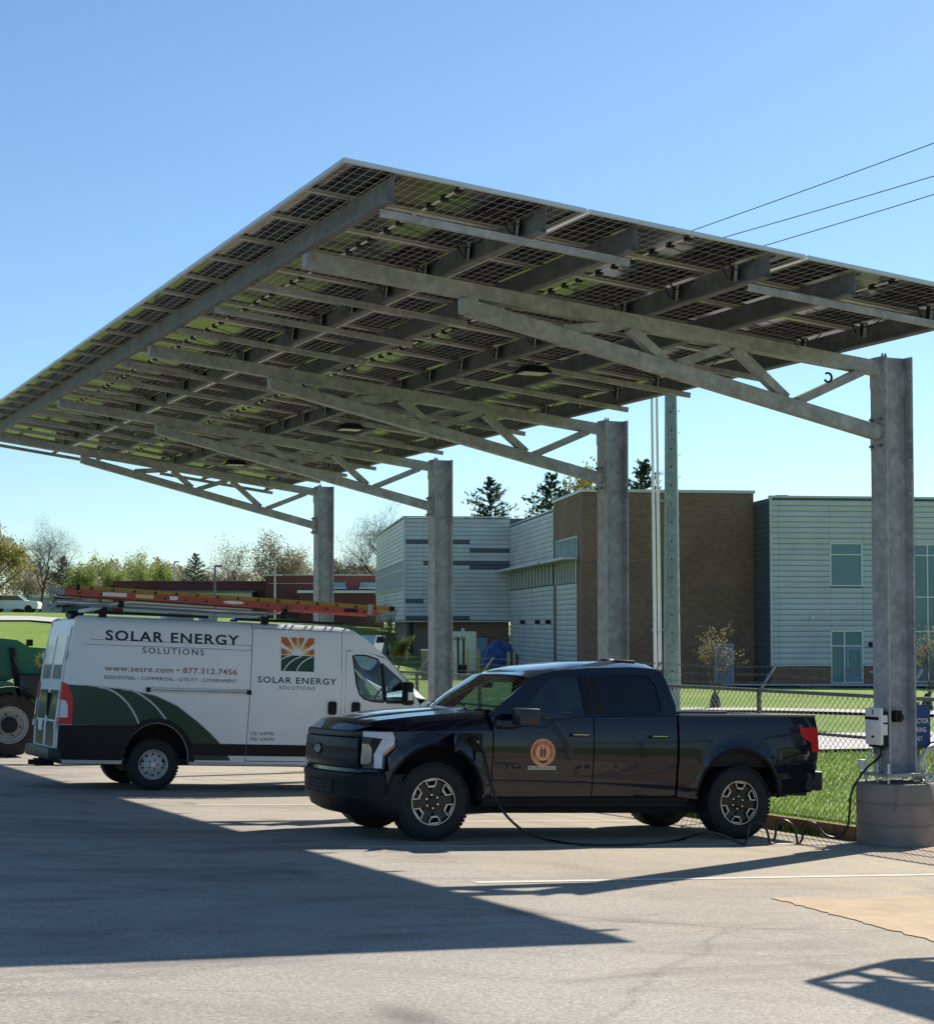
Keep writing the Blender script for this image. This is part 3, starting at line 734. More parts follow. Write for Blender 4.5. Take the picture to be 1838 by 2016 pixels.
# arch lips
for c, (ax_, rz) in enumerate(((0.96, 0.535), (4.62, 0.55))):
    m = MB(); n = 24
    rx = 0.525 if c == 0 else 0.53
    def lip(u, v):
        a = R(4 + 172 * u); r = rx - 0.004 + 0.034 * v; k = rz / rx
        x, z = ax_ + r * math.cos(a), 0.44 + r * k * math.sin(a)
        return (x, tw(x, z) - 0.010 + 0.012 * abs(v - 0.5) * 2, z)
    m.grid(lip, n, 4)
    obj('wheel_arch_lip', m, M['black'], trk, 50); obj('wheel_arch_lip', mirror_y(m), M['black'], trk, 50)
# dark inner body: floor, wheel wells
m = MB(); m.box(1.52, 4.0, -0.90, 0.90, 0.36, 1.12).box(0.30, 1.50, -0.55, 0.55, 0.40, 1.05).box(3.9, 5.5, -0.62, 0.62, 0.45, 0.80)
m.box(1.46, 1.52, -0.93, 0.93, 0.42, 1.12).box(0.38, 0.44, -0.90, 0.90, 0.36, 0.95)
m.box(0.44, 1.50, -0.93, 0.93, 1.0, 1.11).box(4.02, 5.2, -0.96, 0.96, 1.02, 1.05).box(4.02, 4.08, -0.93, 0.93, 0.5, 1.03).box(5.16, 5.2, -0.93, 0.93, 0.52, 1.03)
obj('inner_body', m, M['black_matt'], trk)
m = MB().box(1.15, 4.7, -0.70, 0.70, 0.27, 0.41); m.bevbox(1.25, 1.45, -0.8, 0.8, 0.30, 0.38, 0.02); m.tube([(4.646, -.7, .40), (4.646, .7, .40)], 0.06, 10); m.tube([(0.95, -.7, .40), (0.95, .7, .40)], 0.05, 10)
for x in (1.6, 1.72, 3.75): m.box(x, x + .07, -0.7, -0.55, 0.29, 0.42)
obj('underbody', m, M['black_matt'], trk)
# hood
NOSE = [(0.0, 0.020), (0.25, 0.030), (0.5, 0.062), (0.68, 0.105), (0.80, 0.165), (0.88, 0.245), (0.935, 0.345), (0.965, 0.46), (0.98, 0.56)]
HED = [(0.10, 1.155), (0.165, 1.19), (0.40, 1.232), (0.78, 1.281), (1.12, 1.316), (1.56, 1.350)]
def hood(u, v):
    # side seam low, shoulder, then a nearly flat top with a slight dome
    t = v * 2 - 1; s = abs(t); sg = 1 if t > 0 else -1
    front = interp(NOSE, s * 0.975) + 0.035
    x = front + (1.555 - 0.12 * (1 - s ** 2) - front) * u
    ze = interp(HED, x); dome = 0.035 * (1 - min(1, s / 0.8) ** 2) + (0.012 if s < 0.5 else 0) * min(1, u * 4)
    yy = sg * (hw(x, 1.14) - 0.004) * (1 - (1 - s) ** 1.0) if False else sg * s * (hw(x, 1.14) - 0.003)
    if s > 0.86:
        k = (s - 0.86) / 0.14; z = ze - (ze - (1.125 + 0.022 * u)) * k ** 1.7
    else: z = ze + dome
    edge = max(0, (0.10 - u) / 0.10); z -= (0.085 * (1 - s ** 6)) * edge ** 1.6
    return (x, yy, z)
obj('hood', MB().grid(hood, 30, 44), M['navy'], trk, 60)
m = MB().box(1.36, 1.66, -0.86, 0.86, 1.24, 1.325); obj('cowl', m, M['black'], trk)
for s in (-0.55, 0.12): obj('wiper', MB().tube([(1.46, s, 1.37), (1.55, s + .25, 1.40), (1.60, s + .6, 1.435)], 0.009, 5), M['black'], trk)
# nose: plan curve of the front end
def nose(y, off=0.0): return interp(NOSE, abs(y)) + off
def npath(y0, y1, n): return [y0 + (y1 - y0) * i / n for i in range(n + 1)]
def wrap(name, y0, y1, levels, mat, n=28, parent=trk, thick=0.03, smooth=40):
    """band round the nose: levels = list of (z, offset)"""
    m = MB(); yy = npath(y0, y1, n); nl = len(levels)
    vs = []
    for y in yy:
        for z, off in levels: vs.append((nose(y, off), y, z))
    for y in yy:
        for z, off in levels: vs.append((nose(y, off) + thick, y * 0.985, z))
    k = len(yy) * nl; fs = []
    for i in range(len(yy) - 1):
        for j in range(nl - 1):
            a = i * nl + j; fs.append((a, a + nl, a + nl + 1, a + 1)); fs.append((k + a, k + a + 1, k + a + nl + 1, k + a + nl))
        fs.append((i * nl, k + i * nl, k + (i + 1) * nl, (i + 1) * nl)); e = i * nl + nl - 1
        fs.append((e, e + nl, k + e + nl, k + e))
    for i in (0, len(yy) - 1):
        for j in range(nl - 1): a = i * nl + j; fs.append((a, a + 1, k + a + 1, k + a))
    m.add(vs, fs)
    return obj(name, m, mat, parent, smooth)
gr = wrap('grille', -0.80, 0.80, [(0.735, 0.02), (0.76, -0.005), (0.80, -0.012), (0.82, -0.016), (0.825, -0.008), (0.90, -0.012), (0.93, -0.018), (0.935, -0.010), (1.00, -0.010), (1.035, -0.002), (1.04, 0.010)], M['trim'])
wrap('grille_trim', -0.82, 0.82, [(1.045, 0.012), (1.06, 0.0), (1.10, 0.005), (1.115, 0.025)], M['trim'], parent=trk)
wrap('lower_valance', -0.93, 0.93, [(0.675, 0.02), (0.69, 0.0), (0.725, 0.004), (0.738, 0.02)], M['navy'])
wrap('bumper', -0.975, 0.975, [(0.24, 0.17), (0.29, 0.07), (0.36, 0.035), (0.40, -0.005), (0.44, -0.012), (0.60, -0.018), (0.635, -0.03), (0.67, -0.022), (0.685, 0.0)], M['black'], n=40, thick=0.10)
wrap('air_intake', -0.42, 0.42, [(0.45, -0.020), (0.59, -0.026)], M['black_matt'], thick=0.01)
for z in (0.485, 0.52, 0.555): obj('intake_bar', MB().add([(nose(y, -0.029), y, z + dz) for y in (-.4, 0, .4) for dz in (-.004, .004)], [(0, 2, 3, 1), (2, 4, 5, 3)]), M['trim'], trk)
# emblem
def oval(rx, rz, x0, x1, n=28):
    return MB().prism([(rx * math.cos(6.28318 * k / n), rz * math.sin(6.28318 * k / n)) for k in range(n)], 'x', x0, x1)
m = oval(0.105, 0.062, -0.012, 0.01); em = obj('emblem', m, M['black'], trk, None, (0.012, 0, 0.905))
obj('emblem_ring', oval(0.085, 0.040, -0.018, -0.0125), M['whitevinyl'], em)
obj('emblem_field', oval(0.078, 0.034, -0.021, -0.0185), simple('emblem_blue', (0.02, 0.04, 0.09), 0.3, 0, 0), em)
tm = text_mb('Ford', 0.062, 0.01); a, b = width_of(tm)
tm.v = [(-0.0225, -(x - (a + b) / 2) * 1.15 - 0.2 * (z - .02), z - 0.022) for x, _, z in tm.v]
obj('emblem_script', tm, M['whitevinyl'], em)
# headlights: pieces set on the nose surface
def nose_pt(um, z, off, side=-1):
    """point measured on the side plane, carried along the sight line on to the nose"""
    o = Vector((um, -0.99)); d = Vector((0.40, 0.9165))
    best = None
    for i in range(0, 200):
        p = o + d * (i * 0.004); y = -p.y
        if y < 0: break
        if p.x >= interp(NOSE, abs(p.y)) - 1e-6 and abs(p.y) <= 0.985:
            best = p; break
    if best is None: best = o
    return (best.x + off, best.y * 1.0 - (0.0), z)
def lamp_piece(name, poly, mat, off, parent, thick=0.02):
    fr = [nose_pt(u, z, off) for u, z in poly]; n = len(fr)
    vs = [(x, y - 0.004, z) for x, y, z in fr] + [(x + thick, y + thick, z) for x, y, z in fr]
    m = MB().add(vs, [tuple(range(n)), tuple(range(2 * n - 1, n - 1, -1))] + [(i, i + n, (i + 1) % n + n, (i + 1) % n) for i in range(n)])
    return m
for side in (-1, 1):
    pieces = {}
    hl_b = lamp_piece('headlight', [(0.10, 1.118), (0.25, 1.12), (0.40, 1.122), (0.485, 1.12), (0.505, 1.04), (0.497, 0.97), (0.38, 0.875), (0.365, 0.73), (0.25, 0.73), (0.12, 0.735)], None, 0.012, trk)
    hl = obj('headlight', hl_b if side < 0 else mirror_y(hl_b), M['wheel_black'], trk)
    for nm, poly, mt, off in (('running_light', [(0.135, 1.108), (0.30, 1.110), (0.463, 1.112), (0.493, 1.055), (0.490, 1.035), (0.40, 1.035), (0.25, 1.050), (0.135, 1.058)], 'lamp', -0.004),
                              ('running_light', [(0.352, 1.037), (0.490, 1.036), (0.487, 0.985), (0.365, 0.880), (0.265, 0.880)], 'lamp', -0.004),
                              ('running_light', [(0.265, 0.881), (0.366, 0.881), (0.354, 0.740), (0.27, 0.740)], 'lamp', -0.004),
                              ('indicator_lens', [(0.497, 0.985), (0.494, 0.958), (0.385, 0.866), (0.372, 0.885)], 'amberlens', -0.004),
                              ('reflector', [(0.125, 0.985), (0.205, 0.985), (0.235, 0.93), (0.235, 0.80), (0.20, 0.775), (0.115, 0.775)], 'lampglass', -0.002)):
        pm = lamp_piece(nm, poly, None, off, hl, 0.012)
        obj(nm, pm if side < 0 else mirror_y(pm), M[mt], hl)
# cab: pillars with window openings
WF = [(1.80, 1.262), (2.00, 1.408), (2.27, 1.685), (2.36, 1.735), (2.50, 1.752), (2.655, 1.762), (2.690, 1.335), (2.60, 1.325), (2.45, 1.300), (2.22, 1.205)]
WR = [(2.885, 1.768), (3.46, 1.785), (3.53, 1.765), (3.605, 1.68), (3.635, 1.42), (3.605, 1.375), (3.56, 1.362), (2.975, 1.338), (2.94, 1.36)]
CAB = [(1.585, 1.232), (1.84, 1.206), (2.19, 1.197), (2.42, 1.292), (2.62, 1.319), (2.79, 1.325), (3.52, 1.347), (3.82, 1.352), (3.825, 1.45), (3.775, 1.64), (3.745, 1.745), (3.70, 1.825), (3.62, 1.862),
       (3.36, 1.872), (2.75, 1.838), (2.40, 1.802), (2.23, 1.768), (2.07, 1.708), (1.70, 1.43), (1.545, 1.315)]
m = plate(CAB, tw, 0.035, [WF, WR], GX, GZ)
obj('cab_frame', m, M['navy'], trk, 30); obj('cab_frame', mirror_y(m), M['navy'], trk, 30)
for loop, mt, nm in ((WF, 'glass', 'door_window'), (WR, 'glass_dark', 'rear_door_window')):
    m = plate([(x, z) for x, z in loop], lambda x, z: tw(x, z) + 0.012, 0.004, (), GX, GZ)
    obj(nm, m, M[mt], trk, 30); obj(nm, mirror_y(m), M[mt], trk, 30)
m = plate([(2.70, 1.34), (2.775, 1.345), (2.775, 1.765), (2.665, 1.762)], lambda x, z: tw(x, z) - 0.003, 0.004, (), GX, GZ)
obj('pillar_trim', m, M['black'], trk); obj('pillar_trim', mirror_y(m), M['black'], trk)
m = plate([(2.795, 1.35), (2.93, 1.36), (2.875, 1.768), (2.795, 1.765)], lambda x, z: tw(x, z) - 0.003, 0.004, (), GX, GZ)
obj('pillar_trim', m, M['black'], trk); obj('pillar_trim', mirror_y(m), M['black'], trk)
# roof
ROOFS = [(2.07, 1.712), (2.23, 1.772), (2.40, 1.806), (2.75, 1.842), (3.36, 1.876), (3.62, 1.866), (3.70, 1.829), (3.745, 1.75)]
def roof(u, v):
    t = v * 2 - 1; x = 2.07 + (3.745 - 2.07) * u
    if abs(t) < 1: x -= 0.07 * (1 - t * t) * (1 - u)
    z = interp(ROOFS, max(2.07, x)) + 0.075 * (1 - t ** 4) * min(1, 0.55 + u) * (1 if u < .93 else 0.9)
    return (x, t * (hw(2.8, interp(ROOFS, max(2.07, x))) - 0.012), z)
obj('roof', MB().grid(roof, 24, 20), M['navy'], trk, 60)
m = MB(); m.lathe([(0, .03), (.06, .03), (.09, .012), (.1, 0)], 20, 'z', (3.40, -0.1, 1.945)); m.bevbox(3.28, 3.52, -.55, -.4, 1.90, 1.955, 0.02)
obj('roof_antenna', m, M['black'], trk, 40)
def wsh(u, v):
    t = v * 2 - 1
    xb, zb = 1.575 - 0.20 * (1 - t * t), 1.315 + 0.03 * (1 - t * t); xt, zt = 2.075 - 0.07 * (1 - t * t), 1.712 + 0.050 * (1 - t ** 4)
    x = xb + (xt - xb) * u; z = zb + (zt - zb) * u + 0.02 * math.sin(math.pi * u)
    return (x, t * (hw(2.5, zb + (zt - zb) * u) - 0.03), z)
obj('windscreen', MB().grid(wsh, 12, 20), M['glass'], trk, 60)
m = MB().grid(lambda u, v: (lambda p: (p[0] + .012, p[1], p[2] - .012))(wsh(0.90 + 0.10 * u, v)), 2, 20); obj('windscreen_band', m, M['black'], trk, 60)
m = MB().grid(lambda u, v: (3.815 - 0.075 * u, (v * 2 - 1) * (hw(3.5, 1.36 + .40 * u) - .05), 1.36 + 0.42 * u), 2, 4); obj('rear_window', m, M['glass_dark'], trk)
m = MB().box(3.785, 3.825, -0.95, 0.95, 0.5, 1.36); obj('cab_back', m, M['navy'], trk)
# interior
m = MB().bevbox(1.62, 1.95, -0.82, 0.82, 1.10, 1.30, 0.05); m.bevbox(1.9, 2.0, -0.05, 0.25, 1.1, 1.36, 0.02); obj('dashboard', m, M['seat'], trk, 40)
m = MB()
a_ = [(2.02 + 0.06 * math.sin(t) * 0.4, -0.38 + 0.19 * math.cos(t), 1.26 + 0.18 * math.sin(t)) for t in np.linspace(0, 6.2832, 22)]
m.tube(a_, 0.016, 6, False); m.tube([(1.93, -.38, 1.22), (2.02, -.38, 1.26)], 0.05, 8); obj('steering_wheel', m, M['black'], trk, 50)
for x, ys_ in ((2.42, (-.42, .42)), (3.33, (-.45, .0, .45))):
    for y in ys_:
        m = MB().bevbox(x, x + .16, y - .24, y + .24, 0.95, 1.42, 0.06); st = obj('seat', m, M['seat'], trk, 50)
        obj('headrest', MB().bevbox(x + .07, x + .16, y - .13, y + .13, 1.46, 1.64, 0.04).tube([(x + .12, y - .06, 1.40), (x + .12, y - .06, 1.48)], .008, 5).tube([(x + .12, y + .06, 1.40), (x + .12, y + .06, 1.48)], .008, 5), M['seat'], st, 50)
m = MB().bevbox(1.93, 1.97, -.12, .12, 1.60, 1.67, 0.02); obj('rear_view_mirror', m, M['black'], trk, 40)
M['railcap'] = simple('grey_rail_cap', (0.10, 0.10, 0.11), 0.22, 0, 0.05, spec=0.8)
# bed
m = MB(); m.box(3.86, 5.62, -0.90, 0.90, 0.80, 0.85).box(3.86, 3.90, -0.95, 0.95, 0.85, 1.33)
for s in (-1, 1): m.box(3.86, 5.60, min(s * .90, s * .94), max(s * .90, s * .94), 0.85, 1.34)
obj('bed_liner', m, M['black_matt'], trk)
for s in (-1, 1):
    m = MB().add([(3.85, s * .955, 1.366), (5.645, s * .955, 1.396), (5.645, s * .87, 1.398), (3.85, s * .87, 1.368), (3.85, s * .955, 1.352), (5.645, s * .955, 1.382), (5.645, s * .87, 1.380), (3.85, s * .87, 1.350)],
          [(0, 1, 2, 3), (7, 6, 5, 4), (0, 4, 5, 1), (1, 5, 6, 2), (2, 6, 7, 3), (3, 7, 4, 0)])
    r_ = obj('bed_rail', m, M['railcap'], trk)
    obj('rail_edge', MB().tube([(3.86, s * .958, 1.362), (5.64, s * .958, 1.392)], .016, 10), M['railcap'], r_, 60)  # rounded glossy tube added along the rail to catch a glint
m = MB().bevbox(5.60, 5.67, -0.80, 0.80, 0.80, 1.395, 0.015); obj('tailgate', m, M['navy'], trk, 40)
m = MB().bevbox(5.52, 5.75, -0.985, 0.985, 0.545, 0.765, 0.025); m.bevbox(5.30, 5.60, -0.9, 0.9, 0.48, 0.60, .02); obj('rear_bumper', m, M['trim'], trk, 40)
TL = [(5.42, 1.258), (5.665, 1.262), (5.672, 0.985), (5.575, 0.985), (5.572, 1.085), (5.435, 1.165)]
m = plate(TL, lambda x, z: tw(x, z) - 0.006, 0.03); obj('tail_light', m, M['red'], trk); obj('tail_light', mirror_y(m), M['red'], trk)
# mirrors, handles, charge port, decals
for s in (1, -1):
    m = MB().bevbox(1.75, 2.00, -1.30, -1.08, 1.215, 1.395, 0.03); m.beam((1.72, -0.98, 1.22), (1.86, -1.12, 1.235), 0.11, 0.06); m.bevbox(1.62, 1.80, -1.01, -0.955, 1.195, 1.27, 0.015)
    obj('wing_mirror', m if s > 0 else mirror_y(m), M['trim'], trk, 40)
    for x in (2.50, 3.47):
        m = MB().bevbox(x, x + .225, tw(x, 1.11) - 0.035, tw(x, 1.11) - 0.012, 1.105, 1.137, 0.008).box(x + .01, x + .03, tw(x, 1.11) - .02, tw(x, 1.11), 1.11, 1.13).box(x + .19, x + .21, tw(x, 1.11) - .02, tw(x, 1.11), 1.11, 1.13)
        obj('door_handle', m if s > 0 else mirror_y(m), M['trim'], trk, 40)
        m = MB().box(x + .02, x + .205, tw(x, 1.11) - 0.0362, tw(x, 1.11) - 0.0352, 1.122, 1.130)
        obj('handle_highlight', m if s > 0 else mirror_y(m), M['chrome'], trk)
ypt = tw(1.3, 1.03)
m = MB().bevbox(1.20, 1.47, ypt - 0.006, ypt + 0.05, 0.92, 1.12, 0.004); cpt = obj('charge_port', m, M['black'], trk)
obj('port_socket', MB().lathe([(0, -.012), (.035, -.012), (.045, 0)], 20, 'y', (1.38, ypt - .006, 1.05)), M['black_matt'], cpt)
m = MB().bevbox(-.14, .14, -0.012, 0.012, -.10, .10, 0.008); obj('port_door', m, M['navy'], cpt, 40, (1.14, ypt - .10, 1.03), (0, 0, R(58)))
# seal and notice on the door
def disc(r, x, z, off, n=40, r0=0.0):
    m = MB()
    pts = [(x + r * math.cos(6.28318 * k / n), z + r * math.sin(6.28318 * k / n)) for k in range(n)]
    if r0:
        p2 = [(x + r0 * math.cos(6.28318 * k / n), z + r0 * math.sin(6.28318 * k / n)) for k in range(n)]
        return m.add([(a, tw(a, b) + off, b) for a, b in pts + p2], [(k, (k + 1) % n, (k + 1) % n + n, k + n) for k in range(n)])
    return m.add([(a, tw(a, b) + off, b) for a, b in pts], [tuple(range(n))])
SXc, SZc = 2.172, 0.93
gold = simple('gold_seal_foil', (0.72, 0.26, 0.10), 0.35, 0.1, 0.1); gold_l = simple('pale_gold_seal_foil', (0.85, 0.42, 0.24), 0.35, 0.1, 0.08); seal_ink = simple('seal_brown_ink', (0.20, 0.07, 0.03), 0.5, 0, 0)  # orange put into the gold stands in for a reflection on the seal
sl_ = obj('door_seal', disc(0.145, SXc, SZc, -0.003), gold, trk)
sl_['label'] = 'round gold official seal on the front door'
obj('seal_ring', disc(0.143, SXc, SZc, -0.0042, 40, 0.134), gold_l, sl_); obj('seal_ring', disc(0.092, SXc, SZc, -0.0042, 40, 0.086), seal_ink, sl_); obj('seal_centre', disc(0.085, SXc, SZc, -0.0042), gold_l, sl_)
m = MB()
for ch, ang in [(c, 205 - 230 * i / 23) for i, c in enumerate('COMMONWEALTH OF KENTUCKY')]:
    if ch == ' ': continue
    t = text_mb(ch, 0.034, 0.01, 1, 1, 'CENTER'); a = R(ang)
    for i, v in enumerate(t.v):
        x, z = v[0], v[2] + 0.100
        ca, sa = math.cos(a - R(90)), math.sin(a - R(90)); px_, pz_ = x * ca - z * sa + SXc, x * sa + z * ca + SZc
        t.v[i] = (px_, tw(px_, pz_) - 0.0045, pz_)
    m.add(t.v, t.f)
obj('seal_lettering', m, seal_ink, sl_)
m = MB()
for cx in (-0.02, 0.022):       # two standing figures
    for poly in ([(-.008, .045), (.008, .045), (.009, .06), (0, .066), (-.009, .06)], [(-.014, .043), (.014, .043), (.018, 0.0), (.014, -.055), (.004, -.055), (0, -.01), (-.004, -.055), (-.014, -.055), (-.018, 0)], [(-.02, .02), (.03, .028), (.03, .018), (-.02, .010)]):
        p = [(SXc + cx + a * (1 if cx < 0 else -1), SZc + b) for a, b in poly]; m.add([(a, tw(a, b) - .0048, b) for a, b in p], [tuple(range(len(p)))])
obj('seal_figures', m, seal_ink, sl_)
nt_ = obj('door_notice', plate([(2.01, 0.748), (2.335, 0.748), (2.335, 0.786), (2.01, 0.786)], lambda x, z: tw(x, z) - .003, .002), simple('notice_cream', (0.70, 0.66, 0.52), 0.5, 0, 0), trk)
obj('notice_lettering', fit_text('FOR OFFICIAL USE ONLY', 2.02, 2.325, 0.755, 0.024, 0.012, 1.0, lambda x, z: tw(x, z) - .003, -0.002), M['inknavy'], nt_)
for x in AX:
    for s in (-1, 1): truck_wheel(trk, (x, s * 0.842, 0.405), s > 0)

# ------------------------------------------------------------------ work van (rear axle at x = 0, front towards +x, near side at -y)
VX0, VYC = -6.10, 10.0
van = thing('work_van', 'white high roof solar company work van with dark green swoosh, ladder on top', 'van',
            (VX0, VYC, lot(VX0, VYC)), (-math.atan(SY), math.atan(SX), 0))
def vh(x, z):
    h = 1.03 - (0.10 * ((z - 1.2) / 1.27) ** 2 if z > 1.2 else 0.03 * ((1.2 - z) / 0.8) ** 2)
    if z > 2.33: h -= 0.13 * (1 - math.sqrt(max(0, 1 - ((z - 2.33) / 0.15) ** 2)))
    if x > 3.0: h -= 0.10 * ((x - 3.0) / 2.0) ** 2
    if x < -1.1: h -= 0.05 * ((-1.1 - x) / 0.28) ** 2
    return h
vw = lambda x, z: -vh(x, z)
VGX = [-1.35, -1.3, -1.25, -1.2, -1.1] + [-0.9 + 0.2 * i for i in range(30)]; VGZ = [0.5 + 0.15 * i for i in range(12)] + [2.33, 2.37, 2.40, 2.43, 2.45, 2.465]
RTOP = [(-1.20, 2.44), (-1.14, 2.475), (-0.9, 2.478), (0.0, 2.478), (1.3, 2.475), (2.4, 2.472), (2.79, 2.468), (2.90, 2.455), (3.00, 2.428)]
archV = arc(0.03, 0.42, 0.475, 0, 180, 16, 0.545)
archW = arc(4.04, 0.42, 0.45, 0, 180, 16, 0.50)
RAKE = [(-1.385, 0.42), (-1.378, 0.89), (-1.322, 1.52), (-1.298, 1.77)]
# side panels: rear quarter, sliding door, front door, fender
def vpanel(name, outer, mat, holes=(), thick=0.03):
    m = plate(outer, vw, thick, holes, VGX, VGZ)
    r = obj(name, m, mat, van, 30); obj(name, mirror_y(m), mat, van, 30); return r
vpanel('side_panel', RAKE + RTOP[:5] + [(1.407, 2.475), (1.350, 0.42), (0.505, 0.42)] + archV[1:-1] + [(-0.445, 0.42)], M['vanwhite'])
vpanel('sliding_door', [(1.418, 2.395), (2.805, 2.392), (2.800, 0.445), (1.362, 0.445)], M['vanwhite'])
vpanel('roof_side', [(1.417, 2.474), (1.4172, 2.405), (2.815, 2.402), (2.812, 0.44), (2.858, 0.44), (2.873, 2.125), (3.20, 2.118), (3.52, 2.033), (3.56, 2.018), (3.206, 2.296), (3.00, 2.428), (2.90, 2.455), (2.79, 2.468), (2.4, 2.472)], M['vanwhite'])
vpanel('lower_sill', [(1.3615, 0.405), (3.58, 0.405), (3.58, 0.434), (1.3615, 0.434)], M['vanwhite'])
VWF = [(2.985, 2.03), (3.06, 2.048), (3.20, 2.045), (3.38, 1.995), (3.42, 1.93), (3.485, 1.36), (3.30, 1.375), (3.17, 1.41), (3.10, 1.48), (3.055, 1.62)]
VWQ = [(3.475, 1.94), (3.56, 1.865), (3.76, 1.685), (3.93, 1.49), (3.99, 1.36), (3.55, 1.355)]
vpanel('front_door', [(2.87, 0.47), (3.58, 0.47), (3.60, 0.80), (3.72, 0.99), (4.06, 1.04), (4.09, 1.35), (3.86, 1.70), (3.55, 2.008), (3.20, 2.105), (2.885, 2.112)], M['vanwhite'], [VWF, VWQ])
vpanel('front_fender', [(3.595, 0.42), (3.60, 0.50)] + [p for p in archW[::-1] if p[1] > 0.5] + [(4.50, 0.42), (4.88, 0.42), (4.95, 0.70), (4.86, 1.05), (4.55, 1.26), (4.22, 1.41), (4.11, 1.345), (4.075, 1.03), (3.73, 0.98), (3.61, 0.79)], M['vanwhite'])
for loop in (VWF, VWQ):
    m = plate(loop, lambda x, z: vw(x, z) + .012, .004, (), VGX, VGZ); obj('door_window', m, M['glass'], van, 30); obj('door_window', mirror_y(m), M['glass'], van, 30)
    out = [((x - 3.3) * 1.0 + 3.3, z) for x, z in loop]
m = plate([(3.435, 1.95), (3.47, 1.925), (3.545, 1.36), (3.495, 1.36)], lambda x, z: vw(x, z) - .004, .006, (), VGX, VGZ); obj('pillar_trim', m, M['black'], van); obj('pillar_trim', mirror_y(m), M['black'], van)
def ring(loop, grow, warp):
    cx = sum(p[0] for p in loop) / len(loop); cz = sum(p[1] for p in loop) / len(loop); out = []
    for x, z in loop:
        d = math.hypot(x - cx, z - cz); out.append((x + (x - cx) / d * grow, z + (z - cz) / d * grow))
    return plate(out, warp, .004, [loop], VGX, VGZ)
for loop in (VWF, VWQ): 
    m = ring(loop, 0.022, lambda x, z: vw(x, z) - .003); obj('window_seal', m, M['black'], van); obj('window_seal', mirror_y(m), M['black'], van)
# roof skin, windscreen, bonnet, nose
def vroof(u, v):
    t = v * 2 - 1; x = -1.20 + (3.0 + 1.20) * u; z = interp(RTOP, x)
    return (x, t * (vh(x, z) - 0.01), z - 0.012 + 0.05 * (1 - t ** 2) * min(1, u * 12, 1))
obj('roof', MB().grid(vroof, 40, 12), M['vanwhite'], van, 50)
WS = [(3.00, 2.425), (3.206, 2.296), (3.523, 2.052), (3.843, 1.745), (4.209, 1.416)]
def vws(u, v):
    t = v * 2 - 1; x = 3.0 + 1.21 * u; z = interp(WS, x); b = 0.10 * (1 - t * t) * u
    return (x + b, t * (vh(x, z) - 0.015), z + 0.03 * (1 - t * t))
obj('roof_front', MB().grid(lambda u, v: vws(u * 0.22, v), 6, 12), M['vanwhite'], van, 50)
obj('windscreen', MB().grid(lambda u, v: vws(0.22 + u * 0.78, 0.05 + 0.9 * v), 10, 12), M['glass'], van, 50)
for s in (0, 1):
    m = MB().grid(lambda u, v: (lambda p: (p[0], p[1], p[2] + .004))(vws(0.22 + 0.78 * u, (0.0 + .07 * v) if s == 0 else (0.93 + .07 * v))), 10, 2); obj('windscreen_pillar', m, M['white'], van, 50)
obj('bonnet', MB().grid(lambda u, v: (4.16 + 0.76 * u + 0.06 * (1 - (2 * v - 1) ** 2), (v * 2 - 1) * (vh(4.2 + .6 * u, 1.3) - .02), 1.415 - 0.16 * u - 0.28 * u ** 3), 10, 10), M['vanwhite'], van, 50)
m = MB(); m.grid(lambda u, v: (4.93 + 0.08 * (1 - (2 * v - 1) ** 2), (v * 2 - 1) * 0.93, 0.42 + 0.60 * u), 4, 10); obj('front_bumper', m, M['trim'], van, 50)
m = MB().box(-1.30, 3.55, -0.93, 0.93, 0.36, 0.46).box(0.6, 3.5, -0.96, 0.96, 0.44, 1.30).box(-1.2, -0.5, -0.96, 0.96, 0.44, 1.2).box(-.55, .62, -.6, .6, .4, 1.2).box(-.5, .6, -.96, .96, 1.05, 1.2).box(2.55, 2.6, -0.9, 0.9, 1.2, 2.40).box(3.5, 4.9, -.55, .55, .4, 1.25).box(3.5, 4.8, -.92, .92, 1.05, 1.3)
obj('inner_body', m, M['black_matt'], van)
m = MB().bevbox(3.75, 4.15, -.88, .88, 1.15, 1.40, .06); obj('dashboard', m, M['seat'], van, 40)
for y in (-.5, .5):
    m = MB().bevbox(2.72, 2.90, y - .25, y + .25, 1.0, 1.62, .06); s_ = obj('seat', m, M['seat'], van, 50); obj('headrest', MB().bevbox(2.76, 2.86, y - .13, y + .13, 1.65, 1.84, .04), M['seat'], s_, 50)
m = MB(); m.tube([(3.62 + .08 * math.sin(t), -.5 + .2 * math.cos(t), 1.42 + .16 * math.sin(t)) for t in np.linspace(0, 6.2832, 20)], .016, 6, False); obj('steering_wheel', m, M['black'], van, 50)
# rear doors
def rearx(z): return interp([(0.42, -1.385), (0.89, -1.378), (1.52, -1.322), (1.77, -1.298), (2.44, -1.20)], z)
def rear_plate(name, y0, y1, z0, z1, mat, off, th=0.02, parent=None):
    m = MB(); n = 6
    m.grid(lambda u, v: (rearx(z0 + (z1 - z0) * u) - off, y0 + (y1 - y0) * v, z0 + (z1 - z0) * u), n, 1)
    m.grid(lambda u, v: (rearx(z0 + (z1 - z0) * u) - off + th, y0 + (y1 - y0) * v, z0 + (z1 - z0) * u), n, 1)
    k = (n + 1) * 2
    for i in range(n): m.f += [(2 * i, k + 2 * i, k + 2 * i + 2, 2 * i + 2), (2 * i + 1, 2 * i + 3, k + 2 * i + 3, k + 2 * i + 1)]
    m.f += [(0, 1, k + 1, k), (2 * n, k + 2 * n, k + 2 * n + 1, 2 * n + 1)]
    return obj(name, m, mat, parent or van)
m = MB().grid(lambda u, v: (rearx(.44 + 1.99 * u) + .012, (v * 2 - 1) * (vh(-1.25, .44 + 1.99 * u) - .02), .44 + 1.99 * u), 20, 2); obj('rear_frame', m, M['vanwhite'], van, 50)
